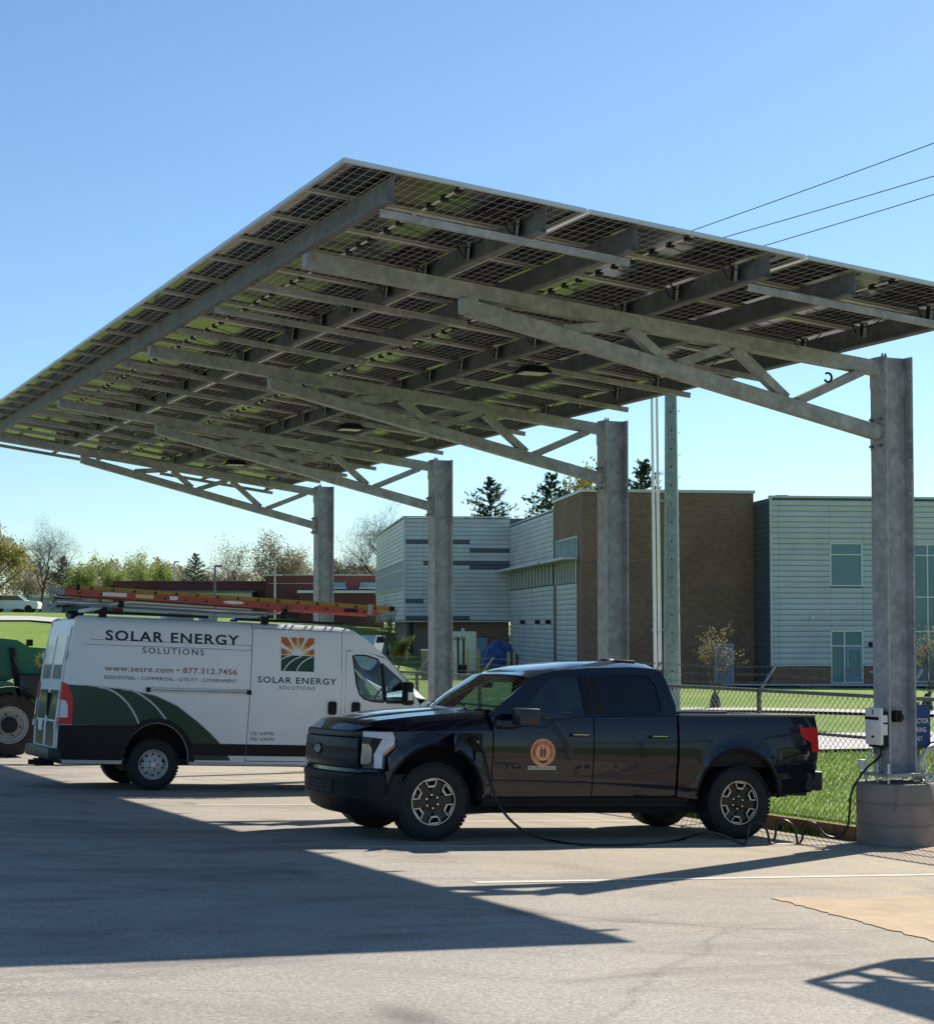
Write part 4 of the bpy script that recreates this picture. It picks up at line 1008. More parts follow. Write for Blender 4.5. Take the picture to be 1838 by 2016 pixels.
for s in (-1, 1):
    a, b = sorted((s * 0.006, s * 0.80))
    d_ = rear_plate('rear_door', a, b, 0.56, 2.32, M['vanwhite'], 0.012)
    a, b = sorted((s * 0.10, s * 0.72))
    rear_plate('rear_window', a, b, 1.56, 2.18, simple('rear_glass_reflection', (0.45, 0.42, 0.36), 0.12, 0, 0.35, 2.0), 0.020, 0.007, d_)  # pale mottled colour imitates a reflection in the window
    rear_plate('pressed_panel', a, b, 0.98, 1.40, simple('satin_green_grey', (0.10, 0.115, 0.09), 0.15, 0, 0.3, 3), 0.018, 0.005, d_)  # panels in a mottled green grey, darker than the white door
    rear_plate('pressed_panel', a, b, 0.60, 0.95, simple('satin_green_grey', (0.12, 0.125, 0.10), 0.15, 0, 0.3, 3), 0.018, 0.005, d_)
    for z in (0.86, 1.86): 
        a, b = sorted((s * 0.80, s * 0.96)); rear_plate('door_hinge', a, b, z, z + 0.09, M['ltgrey'], 0.035, 0.03, d_)
    a, b = sorted((s * 0.86, s * 1.0))
    TLV = [(-1.345, 1.52), (-1.285, 1.49), (-1.215, 1.36), (-1.195, 1.22), (-1.195, 0.925), (-1.378, 0.925)]
    m = plate(TLV, lambda x, z: vw(x, z) - .012, .03)
    m.grid(lambda u, v: (rearx(.925 + .595 * u) - .018, -(0.86 + 0.115 * v), .925 + .595 * u), 6, 1)
    tl = obj('tail_light', m if s < 0 else mirror_y(m), M['red'], van)
    m = plate([(-1.36, 1.27), (-1.30, 1.26), (-1.265, 1.20), (-1.262, 1.02), (-1.372, 1.02)], lambda x, z: vw(x, z) - .016, .006)
    m.grid(lambda u, v: (rearx(1.02 + .25 * u) - .022, -(0.88 + 0.09 * v), 1.02 + .25 * u), 3, 1)
    obj('reverse_lens', m if s < 0 else mirror_y(m), M['white'], tl)
m = MB().bevbox(-1.40, -1.35, -.16, -.06, 1.02, 1.36, .01); obj('rear_handle', m, M['black'], van)
m = MB().bevbox(-1.402, -1.372, .20, .52, .80, .96, .005); lp = obj('number_plate', m, M['white'], van)
m = MB().bevbox(-1.50, -1.30, -.98, .98, .42, .58, .02); obj('rear_step_bumper', m, M['trim'], van, 40)
m = MB().box(-1.52, -1.25, -.10, .10, .30, .40); m.box(-1.6, -1.5, -.05, .05, .31, .38); obj('tow_hitch', m, M['black_matt'], van)
obj('roof_camera', MB().bevbox(-1.20, -1.05, -.30, -.12, 2.47, 2.56, .02), M['black'], van, 40); obj('roof_antenna', MB().bevbox(-1.24, -1.12, -.80, -.45, 2.43, 2.50, .015), M['black'], van, 40)
# black cladding, sill, stripe, track, handles, mirror
m = plate([(-1.382, 0.425), (-0.44, 0.425)] + [(x, z) for x, z in arc(.03, .42, .50, 178, 62, 12, .575)] + [(0.20, 0.985), (-0.15, 1.0), (-0.30, 0.925), (-1.376, 0.915)], lambda x, z: vw(x, z) - .006, .008, (), VGX, VGZ); obj('side_cladding', m, M['black'], van, 30); obj('side_cladding', mirror_y(m), M['black'], van, 30)
m = plate(arc(.03, .42, .478, 0, 178, 16, .55) + arc(.03, .42, .565, 178, 0, 16, .62), lambda x, z: vw(x, z) - .012, .016, (), VGX, VGZ); obj('wheel_arch_trim', m, M['black'], van, 30); obj('wheel_arch_trim', mirror_y(m), M['black'], van, 30)
for x0, x1 in ((0.555, 1.352), (1.368, 2.797), (2.86, 3.57)):
    m = plate([(x0, 0.515), (x1, 0.515), (x1, 0.685), (x0 - (.02 if x0 < 1 else 0), 0.685)], lambda x, z: vw(x, z) - .010, .014, (), VGX, VGZ); obj('rub_strip', m, M['black'], van, 30); obj('rub_strip', mirror_y(m), M['black'], van, 30)
for x0, x1 in ((-1.30, -.46), (.52, 3.58)): obj('sill', MB().box(x0, x1, -1.0, -.9, .375, .425), M['ltgrey'], van)
m = MB().bevbox(-0.145, 1.392, vw(.5, 1.44) - .022, vw(.5, 1.44) - .001, 1.415, 1.475, .006); tr_ = obj('door_track', m, M['steel'], van)
for x0, x1 in ((-.16, -.10), (1.33, 1.40)): obj('track_end', MB().box(x0, x1, vw(.5, 1.44) - .024, vw(.5, 1.44) - .001, 1.412, 1.478), M['black'], tr_)
m = MB().box(-0.10, 1.33, vw(.5, 1.44) - .0235, vw(.5, 1.44) - .022, 1.438, 1.446); obj('track_slot', m, M['black'], tr_)
for x in (2.60, 2.975): obj('door_handle', MB().bevbox(x, x + .13, vw(x, 1.25) - .035, vw(x, 1.25) + .0, 1.145, 1.345, .03), M['black'], van, 40)
m = MB().bevbox(3.76, 3.88, -1.30, -1.06, 1.32, 1.68, .035); m.beam((3.95, -.98, 1.40), (3.83, -1.12, 1.42), .10, .10); mr = obj('wing_mirror', m, M['black'], van, 40); obj('mirror_sticker', MB().box(3.78, 3.86, -1.303, -1.3005, 1.40, 1.52), M['white'], mr); obj('wing_mirror', mirror_y(m), M['black'], van, 40)
# panel lines on the side
for z, x0, x1 in ((2.135, -0.98, 1.408), (2.062, -1.06, 1.40)):
    m = plate([(x0, z), (x1, z), (x1, z + .006), (x0, z + .006)], lambda x, z: vw(x, z) - .0015, .001, (), VGX); obj('panel_groove', m, M['trim'], van)
# graphics
e1 = lambda x, z: vw(x, z)
G = lambda poly, mat, nm, off=-.003: obj(nm, plate(poly, lambda x, z: vw(x, z) + off, .0015, (), VGX, VGZ), M[mat], van, 30)
sw = G([(-1.318, 1.488), (-1.001, 1.475), (-0.70, 1.458), (-0.457, 1.436), (-0.20, 1.400), (-0.03, 1.361), (0.15, 1.295), (0.302, 1.220), (0.46, 1.118), (0.611, 1.001), (0.72, 0.915), (0.819, 0.829), (0.90, 0.755), (0.976, 0.68), (1.06, 0.56), (1.134, 0.442), (0.52, 0.442), (0.505, 0.55), (0.44, 0.78), (0.30, 0.94), (0.03, 1.01), (-0.30, 0.92), (-1.20, 0.92), (-1.20, 1.25), (-1.26, 1.45)], 'dkgreen', 'swoosh_graphic')
def stroke(pts, w_, mat, nm, off=-.006, parent=van):
    L, Rr = [], []
    for i, p in enumerate(pts):
        a = Vector(pts[max(i - 1, 0)]); b = Vector(pts[min(i + 1, len(pts) - 1)]); d = (b - a).normalized(); n_ = Vector((-d.y, d.x)) * w_ / 2
        L.append((p[0] + n_.x, p[1] + n_.y)); Rr.append((p[0] - n_.x, p[1] - n_.y))
    m = MB(); n = len(pts)
    m.add([(x, vw(x, z) + off, z) for x, z in L + Rr], [(i, i + 1, n + i + 1, n + i) for i in range(n - 1)])
    return obj(nm, m, M[mat], parent)
stroke([(-0.86, 1.466), (-0.73, 1.446), (-0.60, 1.390), (-0.506, 1.323), (-0.42, 1.24), (-0.355, 1.154), (-0.29, 1.05), (-0.24, 0.94)], 0.026, 'ltgrey', 'swoosh_line')
stroke([(-0.50, 1.441), (-0.357, 1.427), (-0.22, 1.36), (-0.105, 1.285), (-0.01, 1.205), (0.073, 1.115), (0.14, 1.03), (0.19, 0.96)], 0.026, 'ltgrey', 'swoosh_line')
stroke([(-1.318, 1.493), (-1.001, 1.480), (-0.457, 1.442), (-0.03, 1.368), (0.302, 1.226), (0.611, 1.007), (0.819, 0.835), (0.976, 0.685), (1.06, 0.566), (1.138, 0.442)], 0.014, 'ltgrey', 'swoosh_line', -.005)
T = lambda s, x0, x1, z0, h, b, sp, mat: obj('lettering', fit_text(s, x0, x1, z0, h, b, sp, e1, -.0035), M[mat], van)
T('SOLAR ENERGY', -0.767, 1.202, 2.136, 0.138, 0.022, 1.15, 'inkgreen')
T('SOLUTIONS', -0.231, 0.674, 1.966, 0.084, 0.004, 1.3, 'inknavy')
T('www.sesre.com', -0.769, 0.226, 1.698, 0.078, 0.010, 1.05, 'inkbrown'); T('•', 0.272, 0.318, 1.698, 0.078, 0.0, 1, 'inkbrown'); T('877.312.7456', 0.370, 1.179, 1.698, 0.078, 0.010, 1.05, 'inkbrown')
T('RESIDENTIAL - COMMERCIAL - UTILITY - GOVERNMENT', -0.768, 1.179, 1.580, 0.050, 0.0, 1.06, 'inknavy')
T('SOLAR ENERGY', 1.498, 2.725, 1.597, 0.090, 0.012, 1.15, 'inknavy')
T('SOLUTIONS', 1.827, 2.386, 1.505, 0.054, 0.002, 1.3, 'inknavy')
T('CE: 64790', 1.416, 1.774, 0.822, 0.048, 0.0, 1.05, 'inknavy')
T('ME: 64690', 1.416, 1.782, 0.740, 0.048, 0.0, 1.05, 'inknavy')
# sunrise logo
lx0, lx1, lz0, lz1, lzm = 1.852, 2.368, 1.780, 2.284, 2.022
ctr = ((lx0 + lx1) / 2, lzm)
lg = obj('sunrise_logo', plate([(lx0, lz0), (lx1, lz0), (lx1, lzm - .008), (lx0, lzm - .008)], lambda x, z: vw(x, z) - .003, .001, (), VGX, VGZ), M['dkgreen'], van)
def box_hit(a):
    dx, dz = math.cos(R(a)), math.sin(R(a)); t = 9
    if dx > 1e-6: t = min(t, (lx1 - ctr[0]) / dx)
    if dx < -1e-6: t = min(t, (lx0 - ctr[0]) / dx)
    if dz > 1e-6: t = min(t, (lz1 - ctr[1]) / dz)
    return t
for a0, a1 in ((1.5, 22), (35, 57), (67, 87), (93, 113), (123, 145), (158, 178.5)):
    for r0, r1, mt in ((0.098, 0.145, 'yellow'), (0.145, 0.195, 'amber'), (0.195, 9, 'orange')):
        aa = [a0 + (a1 - a0) * i / 8 for i in range(9)]
        if a0 < 45 < a1: aa = sorted(aa + [math.degrees(math.atan2(lz1 - ctr[1], lx1 - ctr[0]))])
        if a0 < 135 < a1: aa = sorted(aa + [math.degrees(math.atan2(lz1 - ctr[1], lx0 - ctr[0]))])
        inn = [(ctr[0] + min(r0, box_hit(a)) * math.cos(R(a)), ctr[1] + min(r0, box_hit(a)) * math.sin(R(a))) for a in aa]
        ou = [(ctr[0] + min(r1, box_hit(a)) * math.cos(R(a)), ctr[1] + min(r1, box_hit(a)) * math.sin(R(a))) for a in aa]
        m = MB(); n = len(aa); m.add([(x, vw(x, z) - .0035, z) for x, z in inn + ou], [(i, i + 1, n + i + 1, n + i) for i in range(n - 1)])
        obj('sun_ray', m, M[mt], lg)
for pts in ([(lx0, 1.950), (1.93, 1.992), (2.0, 2.012)], [(1.895, 1.78), (1.93, 1.845), (1.985, 1.905), (2.06, 1.96), (2.17, 2.005)], [(2.095, 1.78), (2.12, 1.845), (2.17, 1.905), (2.25, 1.965), (2.34, 2.005)]):
    stroke(pts, 0.016, 'whitevinyl', 'field_line', -.0045, lg)
# wheels
VT = tyre_mesh(0.372, 0.215, 0.225, 48)
mw = MB(); mw.lathe([(0.218, 0.09), (0.218, -0.10), (0.208, -0.105), (0.195, -0.07), (0.185, -0.03), (0.165, -0.035), (0.13, -0.065), (0.10, -0.072), (0.085, -0.085), (0.0, -0.085)], 40, 'y')
VW_ = mesh_of('wheel', mw, M['ltgrey'], 35)
mh = MB()
for k in range(10): a = R(36 * k); mh.lathe([(0, -.064), (.016, -.062), (.017, -.03)], 10, 'y', (.148 * math.cos(a), 0, .148 * math.sin(a)))
VH = mesh_of('wheel_slot', mh, M['black_matt'])
VN = mesh_of('lug_nut', MB().lathe([(0, -.10), (.011, -.10), (.013, -.075)], 6, 'y'), M['trim'])
VC = mesh_of('centre_cap', MB().lathe([(0, -.098), (.034, -.096), (.040, -.08)], 18, 'y'), M['steel'])
for x in (0.0, 4.04):
    for s in (-1, 1):
        w_ = link('wheel', VW_, van, (x, s * .895, .372), (0, 0.3, R(180) if s > 0 else 0)); link('tyre', VT, w_); link('wheel_slot', VH, w_); link('centre_cap', VC, w_)
        for k in range(5): a = R(72 * k + 18); link('lug_nut', VN, w_, (.068 * math.cos(a), 0, .068 * math.sin(a)))
# roof rack
rack = obj('roof_rack', MB().beam((-0.80, -.86, 2.60), (-0.80, .86, 2.60), .05, .05), M['ltgrey'], van)
obj('rack_bar', MB().beam((1.62, -.86, 2.60), (1.62, .86, 2.60), .05, .05), M['ltgrey'], rack)
for y in (-.80, -.30):
    pts_ = [(-1.45, y, 2.665), (1.75, y, 2.635)]
    obj('rack_tube', MB().tube(([(-1.52, -.85, 2.55)] if y < -.5 else []) + pts_, .028, 8), M['steel'], rack, 50)
for pts_ in ([(-.95, -.82, 2.60), (-.62, -.88, 2.67), (-.45, -.88, 2.70)], [(1.45, -.82, 2.58), (1.85, -.88, 2.655)]): obj('rack_lever', MB().tube(pts_, .022, 6), M['steel'], rack, 50)
for x in (-0.80, 1.62):
    for y in (-.84, .84): obj('rack_foot', MB().box(x - .05, x + .05, y - .04, y + .04, 2.46, 2.58), M['black'], rack)
for x, y, z in ((-.55, -.88, 2.66), (-.78, -.86, 2.56), (1.92, -.88, 2.66), (1.90, -.86, 2.60)): obj('rack_clamp', MB().bevbox(x - .04, x + .04, y - .03, y + .03, z - .05, z + .05, .01), M['black'], rack)
obj('rack_rail', MB().beam((-0.93, -.93, 2.535), (0.73, -.93, 2.530), .035, .042), M['black'], rack); obj('rack_rail', MB().beam((1.14, -.93, 2.520), (2.81, -.93, 2.522), .035, .042), M['black'], rack)
for q_ in ((.30, .70, -.25, .25, 2.5, 2.60, .02), (.85, 1.05, -.3, .1, 2.5, 2.58, .02)): obj('roof_vent', MB().bevbox(*q_), M['white'], van, 40)
# ladder lying on the rack
lad = thing('extension_ladder', 'red and yellow fibreglass extension ladder lying on the white van roof rack', 'ladder', van.location, van.rotation_euler)
def lad_rail(x0, x1, y, z0, z1, hgt, wd, mat, nm):
    m = MB(); m.beam((x0, y, z0), (x1, y, z1), .012, hgt)
    for s in (-1, 1): m.beam((x0, y + .016, z0 + s * (hgt / 2 - .004)), (x1, y + .016, z1 + s * (hgt / 2 - .004)), wd, .010)
    return obj(nm, m, mat, lad)
zr = lambda x: 2.79 - 0.010 * x
for y in (-.86, -.40):
    lad_rail(-1.36, 3.40, y, zr(-1.36), zr(3.40) - .035, .092, .034, M['lad_red'], 'base_rail')
    lad_rail(-1.16, 3.66, y + .008, zr(-1.16) + .070, zr(3.66) + .035, .070, .034, M['lad_yel'], 'fly_rail')
for k in range(15):
    x = -1.15 + .31 * k
    obj('rung', MB().tube([(x, -.868, zr(x) + .005 - .007 * k * .3), (x, -.39, zr(x) + .005 - .007 * k * .3)], .014, 8), M['alu'], lad)
    x = -0.98 + .31 * k
    obj('rung', MB().tube([(x, -.858, zr(x) + .066 - .007 * k * .3), (x, -.38, zr(x) + .066 - .007 * k * .3)], .013, 8), M['alu'], lad)
for k in range(15):
    for x, z in ((-1.15 + .31 * k, zr(-1.15 + .31 * k) - .002 * k), (-0.98 + .31 * k, zr(-.98 + .31 * k) + .068 - .002 * k)):
        m = MB(); m.add([(x - .026, -.869 - .0045, z - .018), (x + .02, -.869 - .0045, z - .018), (x + .008, -.869 - .0045, z + .026)], [(0, 1, 2)]); obj('rung_plate', m, M['black'], lad)
m = MB().bevbox(-1.56, -1.36, -.875, -.84, zr(-1.4) - .05, zr(-1.4) + .05, .008); m.beam((-1.60, -.87, zr(-1.4) + .03), (-1.53, -.87, zr(-1.4) - .10), .05, .03); obj('ladder_foot', m, M['galv'], lad)
for q_ in ((3.60, 3.68, -.88, -.83, zr(3.6) + .0, zr(3.6) + .075), (-1.20, -1.15, -.88, -.83, zr(-1.2) + .03, zr(-1.2) + .115), (-.72, -.64, -.86, -.82, zr(-.7) + .105, zr(-.7) + .13)): obj('end_cap', MB().box(*q_), M['black'], lad)
for x0, x1 in ((-.82, -.47), (.16, .28)): obj('label_white', MB().box(x0, x1, -.8742, -.8735, zr(x0) - .03, zr(x0) + .025), M['white'], lad)
obj('label_yellow', MB().box(-.34, -.08, -.8742, -.8735, zr(-.2) - .03, zr(-.2) + .025), simple('cream_label', (.6, .52, .25), .5, 0, .2), lad)
m = MB().prism([(1.12 + .16 * math.cos(a), zr(1.1) - .012 + .025 * math.sin(a)) for a in np.linspace(0, 6.2, 18)], 'y', -.8742, -.8735); obj('oval_label', m, M['whitevinyl'], lad)
obj('label_black', MB().box(2.86, 3.08, -.8745, -.8735, zr(3) - .05, zr(3) + .0), M['black'], lad)
obj('ladder_guide', MB().box(3.24, 3.31, -.885, -.835, zr(3.3) - .075, zr(3.3) + .085), M['galv'], lad)

# ------------------------------------------------------------------ chain link fence with barbed wire
FX = 0.80
def fz(y): return lot(0.2, y) + 0.05
def ftop(y): return 1.572 - 0.006 * (y - 2)
fn = thing('chain_link_fence', 'galvanised chain link fence with barbed wire strands along the lawn behind the pickup', 'fence', (FX, 0, 0))
FY0, FY1 = -9.0, 33.0
mesh_w = MB()
P_, HD = 0.062, 0.062
y = FY0
def seg(a, b, r=0.0032):
    a = Vector(a); b = Vector(b); d = (b - a).normalized(); s_ = d.cross(Vector((1, 0, 0))).normalized() * r
    mesh_w.add([a + s_, a + Vector((-r, 0, 0)) * 1.2 - s_ * .5, a + Vector((r, 0, 0)) * 1.2 - s_ * .5, b + s_, b + Vector((-r, 0, 0)) * 1.2 - s_ * .5, b + Vector((r, 0, 0)) * 1.2 - s_ * .5],
               [(0, 1, 4, 3), (1, 2, 5, 4), (2, 0, 3, 5)])
# straight diagonals both ways read as the diamond weave
step = 0.105; H = 1.62; slope = 0.95
for sgn in (1, -1):
    y = FY0 - 1.4
    while y < FY1 + 1.4:
        ya, yb = y, y + sgn * H / slope
        def pz(yy, t): yc = min(max(yy, FY0), FY1); b0 = fz(yc) + 0.03; return b0 + (ftop(yc) - 0.02 - b0) * t
        t0, t1 = 0.0, 1.0
        lo, hi = (ya, yb) if sgn > 0 else (yb, ya)
        if hi > FY0 and lo < FY1 and lo >= FY0 and hi <= FY1:
            seg((0, ya, pz(ya, 0)), (0, (ya + yb) / 2, pz((ya + yb) / 2, .5))); seg((0, (ya + yb) / 2, pz((ya + yb) / 2, .5)), (0, yb, pz(yb, 1)))
        y += step
stuff(obj('wire_mesh', mesh_w, M['galv_dull'], fn))
m = MB().tube([(0.03, yy, ftop(yy)) for yy in np.linspace(FY0, FY1, 15)], 0.024, 8); obj('top_rail', m, M['galv_dull'], fn, 50)
m = MB().tube([(0.03, yy, ftop(yy) - 0.50 - .002 * yy) for yy in np.linspace(FY0, FY1, 15)], 0.02, 8); obj('middle_rail', m, M['galv_dull'], fn, 50)
m = MB().tube([(0.03, yy, fz(yy) + .03) for yy in np.linspace(FY0, FY1, 15)], 0.012, 6); obj('bottom_wire', m, M['galv_dull'], fn, 50)
yp = [3.90 - 3.05 * 4 + 3.05 * k for k in range(13)]
for yy in yp:
    m = MB().tube([(0.04, yy, fz(yy) - .2), (0.04, yy, ftop(yy) + .02)], 0.032, 10); p_ = obj('fence_post', m, M['galv_dull'], fn, 50)
    m = MB().beam((0.04, yy, ftop(yy) - .02), (0.31, yy + .0, ftop(yy) + 0.33), .035, .02); obj('barbed_wire_arm', m, M['galv'], p_)
for k, (dx, dz) in enumerate(((.12, .10), (.21, .21), (.30, .315))):
    pts = []
    for a, b in zip(yp, yp[1:]):
        for t in np.linspace(0, 1, 6)[:-1]: pts.append((dx, a + (b - a) * t, ftop(a + (b - a) * t) + dz - .03 * math.sin(math.pi * t)))
    m = MB().tube(pts, .0032, 4)
    for i in range(len(pts) - 1):
        a, b = Vector(pts[i]), Vector(pts[i + 1])
        for t in np.arange(.1, 1, .22):
            c = a + (b - a) * float(t); m.beam(c + Vector((.01, -.015, .02)), c - Vector((.01, -.015, .02)), .003, .003); m.beam(c + Vector((.012, .015, .02)), c - Vector((.012, .015, .02)), .003, .003)
    obj('barbed_wire', m, M['galv_dull'], fn)

# ------------------------------------------------------------------ charging station on the near column
CFX = CX - D2
ch = thing('charging_station', 'white wall box vehicle charger on the near steel column with its black cable', 'charger', (CFX, CY0, 0))
m = MB().bevbox(-0.125, -0.085, -0.135, 0.135, 1.10, 1.515, 0.018)
bd = obj('charger_body', m, M['white'], ch, 40, (0, -.0, 0), (0, 0, R(4)))
obj('dark_band', MB().box(-0.1265, -0.1255, -0.10, 0.134, 1.375, 1.41), M['black'], bd)
obj('charger_back', MB().bevbox(-0.084, -0.001, -0.125, 0.125, 1.07, 1.47, .006), M['black'], ch)
em = MB().prism([(.026 * math.cos(a), 1.19 + .014 * math.sin(a)) for a in np.linspace(0, 6.1, 18)], 'x', -.1268, -.1258); obj('charger_badge', em, M['inknavy'], bd)
m = MB()
for i in range(3): m.box(-.1266, -.1256, -.014, .014, 1.440 + .018 * i, 1.453 + .018 * i)
obj('status_mark', m, M['trim'], bd)
for z0, z1 in ((1.35, 1.43), (1.21, 1.33)): obj('rating_label', MB().box(-.075, -.015, -.1275, -.1255, z0, z1), M['white'], ch)
m = MB().tube([(-.06, .08, 1.10), (-.06, .08, 1.02), (-.10, .13, .93), (-.17, .16, .86)], .016, 8); obj('conduit', m, M['alu'], ch, 50)
m = MB().bevbox(-.20, -.14, .10, .19, .82, .93, .012); obj('cable_tag', m, M['white'], ch)
m = MB().beam((-.015, -.13, 1.02), (-.015, .13, 1.02), .05, .05); obj('strut_channel', m, M['galv_dull'], ch)
# cable: along the pixels it follows in the photograph, carried on to the ground or hanging in its plane
def W(px, py_, yv): p = on_y(px, py_, yv); return (p.x, p.y, p.z)
def Gd(px, py_, dz=.015): p = on_lot(px, py_, dz); return (p.x, p.y, p.z)
cab = [W(943, 1466, .83), W(952, 1482, .80), W(958, 1510, .72), W(968, 1550, .62), W(985, 1590, .50), W(1010, 1620, .40), W(1040, 1641, .34), Gd(1080, 1655), Gd(1140, 1663), Gd(1240, 1663), Gd(1300, 1659), Gd(1340, 1653, .02)]
L0 = on_lot(1478, 1668, 0).y
h0 = on_lot(1462, 1664); h1 = on_lot(1604, 1662)
cab += [W(1375, 1643, L0 + .22), W(1405, 1640, L0 + .14)]
NT = 2.6
for k in range(int(NT * 12) + 1):
    t = k / (NT * 12); a_ = -math.pi * .1 + t * NT * 2 * math.pi; r_ = .105 + .02 * math.sin(3 * t)
    xx = h0.x + (h1.x - h0.x) * t + .018 * math.sin(2 * a_); yy = h0.y + (h1.y - h0.y) * t + .06 * math.sin(a_)
    cab.append((xx, yy, lot(xx, yy) + .012 + r_ * (1 - math.cos(a_ + math.pi * .1))))
cab += [W(1625, 1645, L0 + .17), W(1650, 1648, L0 + .17), W(1668, 1628, L0 + .15), W(1672, 1590, L0 + .13), W(1676, 1560, L0 + .12), W(1692, 1530, .05), W(1708, 1510, .08)]
tl_ = Vector((CFX - .06, CY0 - .05, 1.10))
cab += [tuple(Vector((CFX - .05, CY0 - .04, .98))), tuple(tl_)]
def smooth_path(p, n=5):
    p = [Vector(a) for a in p]; out = []
    for i in range(len(p) - 1):
        a, b, c, d = p[max(i - 1, 0)], p[i], p[i + 1], p[min(i + 2, len(p) - 1)]
        for k in range(n):
            t = k / n; out.append(.5 * ((2 * b) + (c - a) * t + (2 * a - 5 * b + 4 * c - d) * t * t + (3 * b - a - 3 * c + d) * t ** 3))
    return out + [p[-1]]
cp_ = smooth_path(cab)
for q_ in cp_: q_.z = max(q_.z, lot(q_.x, q_.y) + .013)
cp_ = [q - Vector((CFX, CY0, 0)) for q in cp_]
obj('charging_cable', MB().tube(cp_, .0135, 8), M['cable'], ch, 60)
a = cp_[0]; m = MB().tube([a + Vector((-.085, .035, .055)), a + Vector((-.05, .02, .04)), a + Vector((-.01, 0, .005)), cp_[5]], [.030, .032, .022, .016], 10); obj('connector', m, M['black'], ch, 50)
m = MB().tube([a + Vector((-.045, .008, .052)), a + Vector((-.01, -.018, .018))], .008, 6); obj('latch_button', m, M['white'], ch)
# black socket on the column web, coil of flexible conduit
t = thing('outlet_box', 'small black outlet box on the web of the near column', 'outlet', (CX - .01, CY0 - .012, 1.40))
obj('housing', MB().bevbox(-.05, .05, -.07, 0, -.055, .075, .012), M['black'], t); obj('cap', MB().bevbox(.0, .055, -.085, -.06, -.03, .03, .008), M['black_matt'], t)
m = MB(); rc = random.Random(2)
for k in range(5):
    r = .17 + .018 * k; cz = .86 + .0 * k
    m.tube([(r * math.cos(a), .03 * math.sin(2 * a + k) - .02 * k, .20 + (r * math.sin(a))) for a in np.linspace(0, 6.283, 26)], .013, 6)
tag(obj('conduit_coil', m, M['alu'], None, 50, (CX + .48, CY0 + .15, .66), (R(14), 0, R(20))), 'coil of silver flexible conduit standing on the concrete pier', 'conduit')
# parking sign on a channel post beside the column
sp_ = on_y(1805.5, 1430, CY0 + .18)
sg = thing('parking_sign', 'blue parking sign with white lettering partly hidden behind the near column', 'sign', (sp_.x, sp_.y, lot(sp_.x, sp_.y)), (0, 0, R(-14)))
zb = sp_.z - sg.location.z
m = MB(); 
w2, h2 = .153, .245
pl_ = [(-w2 + .02, zb - h2), (w2 - .02, zb - h2), (w2, zb - h2 + .02), (w2, zb + h2 - .02), (w2 - .02, zb + h2), (-w2 + .02, zb + h2), (-w2, zb + h2 - .02), (-w2, zb - h2 + .02)]
bo = obj('sign_board', MB().prism(pl_, 'y', -.004, 0), M['bluesign'], sg)
for s_, z in (('INSPECTOR', zb + .035), ('PARKING', zb - .065), ('ONLY', zb - .165)):
    wd = .029 * len(s_); obj('lettering', fit_text(s_, -wd / 2, wd / 2, z, .052, .012, 1.0, lambda x, z: -.004, -.0015), M['whitevinyl'], bo)
for z in (zb + .21, zb - .20): obj('bolt', MB().lathe([(0, -.012), (.008, -.012), (.008, -.004)], 8, 'y', (0, 0, z)), M['galv_dull'], bo)
obj('sign_post', MB().beam((0, .02, -.3), (0, .02, zb + h2 + .03), .05, .03, (0, 1, 0)), M['galv_dull'], sg)

# ------------------------------------------------------------------ telehandler at the left edge
tp = on_lot(18.3, 1491)
th = thing('telehandler', 'green telescopic handler with big tyre standing behind the white van', 'telehandler', (tp.x, tp.y, lot(tp.x, tp.y)), (0, 0, R(-3)))
S_ = 0.63
mt = MB(); h = .22; rim = .36
mt.lathe([(rim, -h + .05), (rim + .02, -h), (S_ - .16, -h - .02), (S_ - .05, -h + .0), (S_ - .02, -h + .05), (S_ - .02, h - .05), (S_ - .05, h), (rim + .02, h), (rim, h - .05)], 40, 'y')
for k in range(22):
    for s, ph in ((-1, 0), (1, .5)):
        a0 = 6.28318 * (k + ph) / 22
        q = []
        for aa, yy in ((a0, 0.0), (a0 + .10, 0.0), (a0 + .26, s * h), (a0 + .16, s * h)):
            for rr in (S_ - .05, S_): q.append((rr * math.cos(aa), yy, rr * math.sin(aa)))
        mt.add(q, [(0, 2, 3, 1), (2, 4, 5, 3), (4, 6, 7, 5), (6, 0, 1, 7), (1, 3, 5, 7)])
T_ty = mesh_of('tyre', mt, simple('dusty_tyre_rubber', (.035, .028, .024), .9, 0, .4, 4), 35)
T_wh = mesh_of('wheel', MB().lathe([(.37, .1), (.37, -.20), (.345, -.205), (.33, -.15), (.28, -.13), (.27, -.08), (.17, -.07), (.17, -.16), (.15, -.17), (0, -.17)], 40, 'y'), simple('grey_wheel_paint', (.33, .34, .33), .5, 0, .15), 30)
T_hb = mesh_of('hub', MB().lathe([(.165, -.165), (.16, -.20), (.10, -.21), (0, -.21)], 24, 'y'), M['black'], 30)
T_st = mesh_of('wheel_stud', MB().lathe([(0, -.10), (.02, -.10), (.02, -.07)], 6, 'y'), M['black'])
for x, yy in ((0, .22), (0, 1.95), (-3.1, .22), (-3.1, 1.95)):
    w_ = link('wheel', T_wh, th, (x, yy, S_), (0, .2, R(180) if yy > 1 else 0)); link('tyre', T_ty, w_); link('hub', T_hb, w_)
    for k in range(6): a = R(60 * k); link('wheel_stud', T_st, w_, (.22 * math.cos(a), 0, .22 * math.sin(a)))
def tq(px, py_, yo=0.0):
    p = on_y(px, py_, tp.y + yo); return (p.x - tp.x, p.z - th.location.z)
m = MB().prism([(-3.9, .65), (.95, .60), (1.05, .85), (1.05, 1.18), (.20, 1.18), (.10, 1.45), (-.5, 1.55), (-3.9, 1.5)], 'y', .45, 1.72); obj('chassis', m, M['tele'], th)
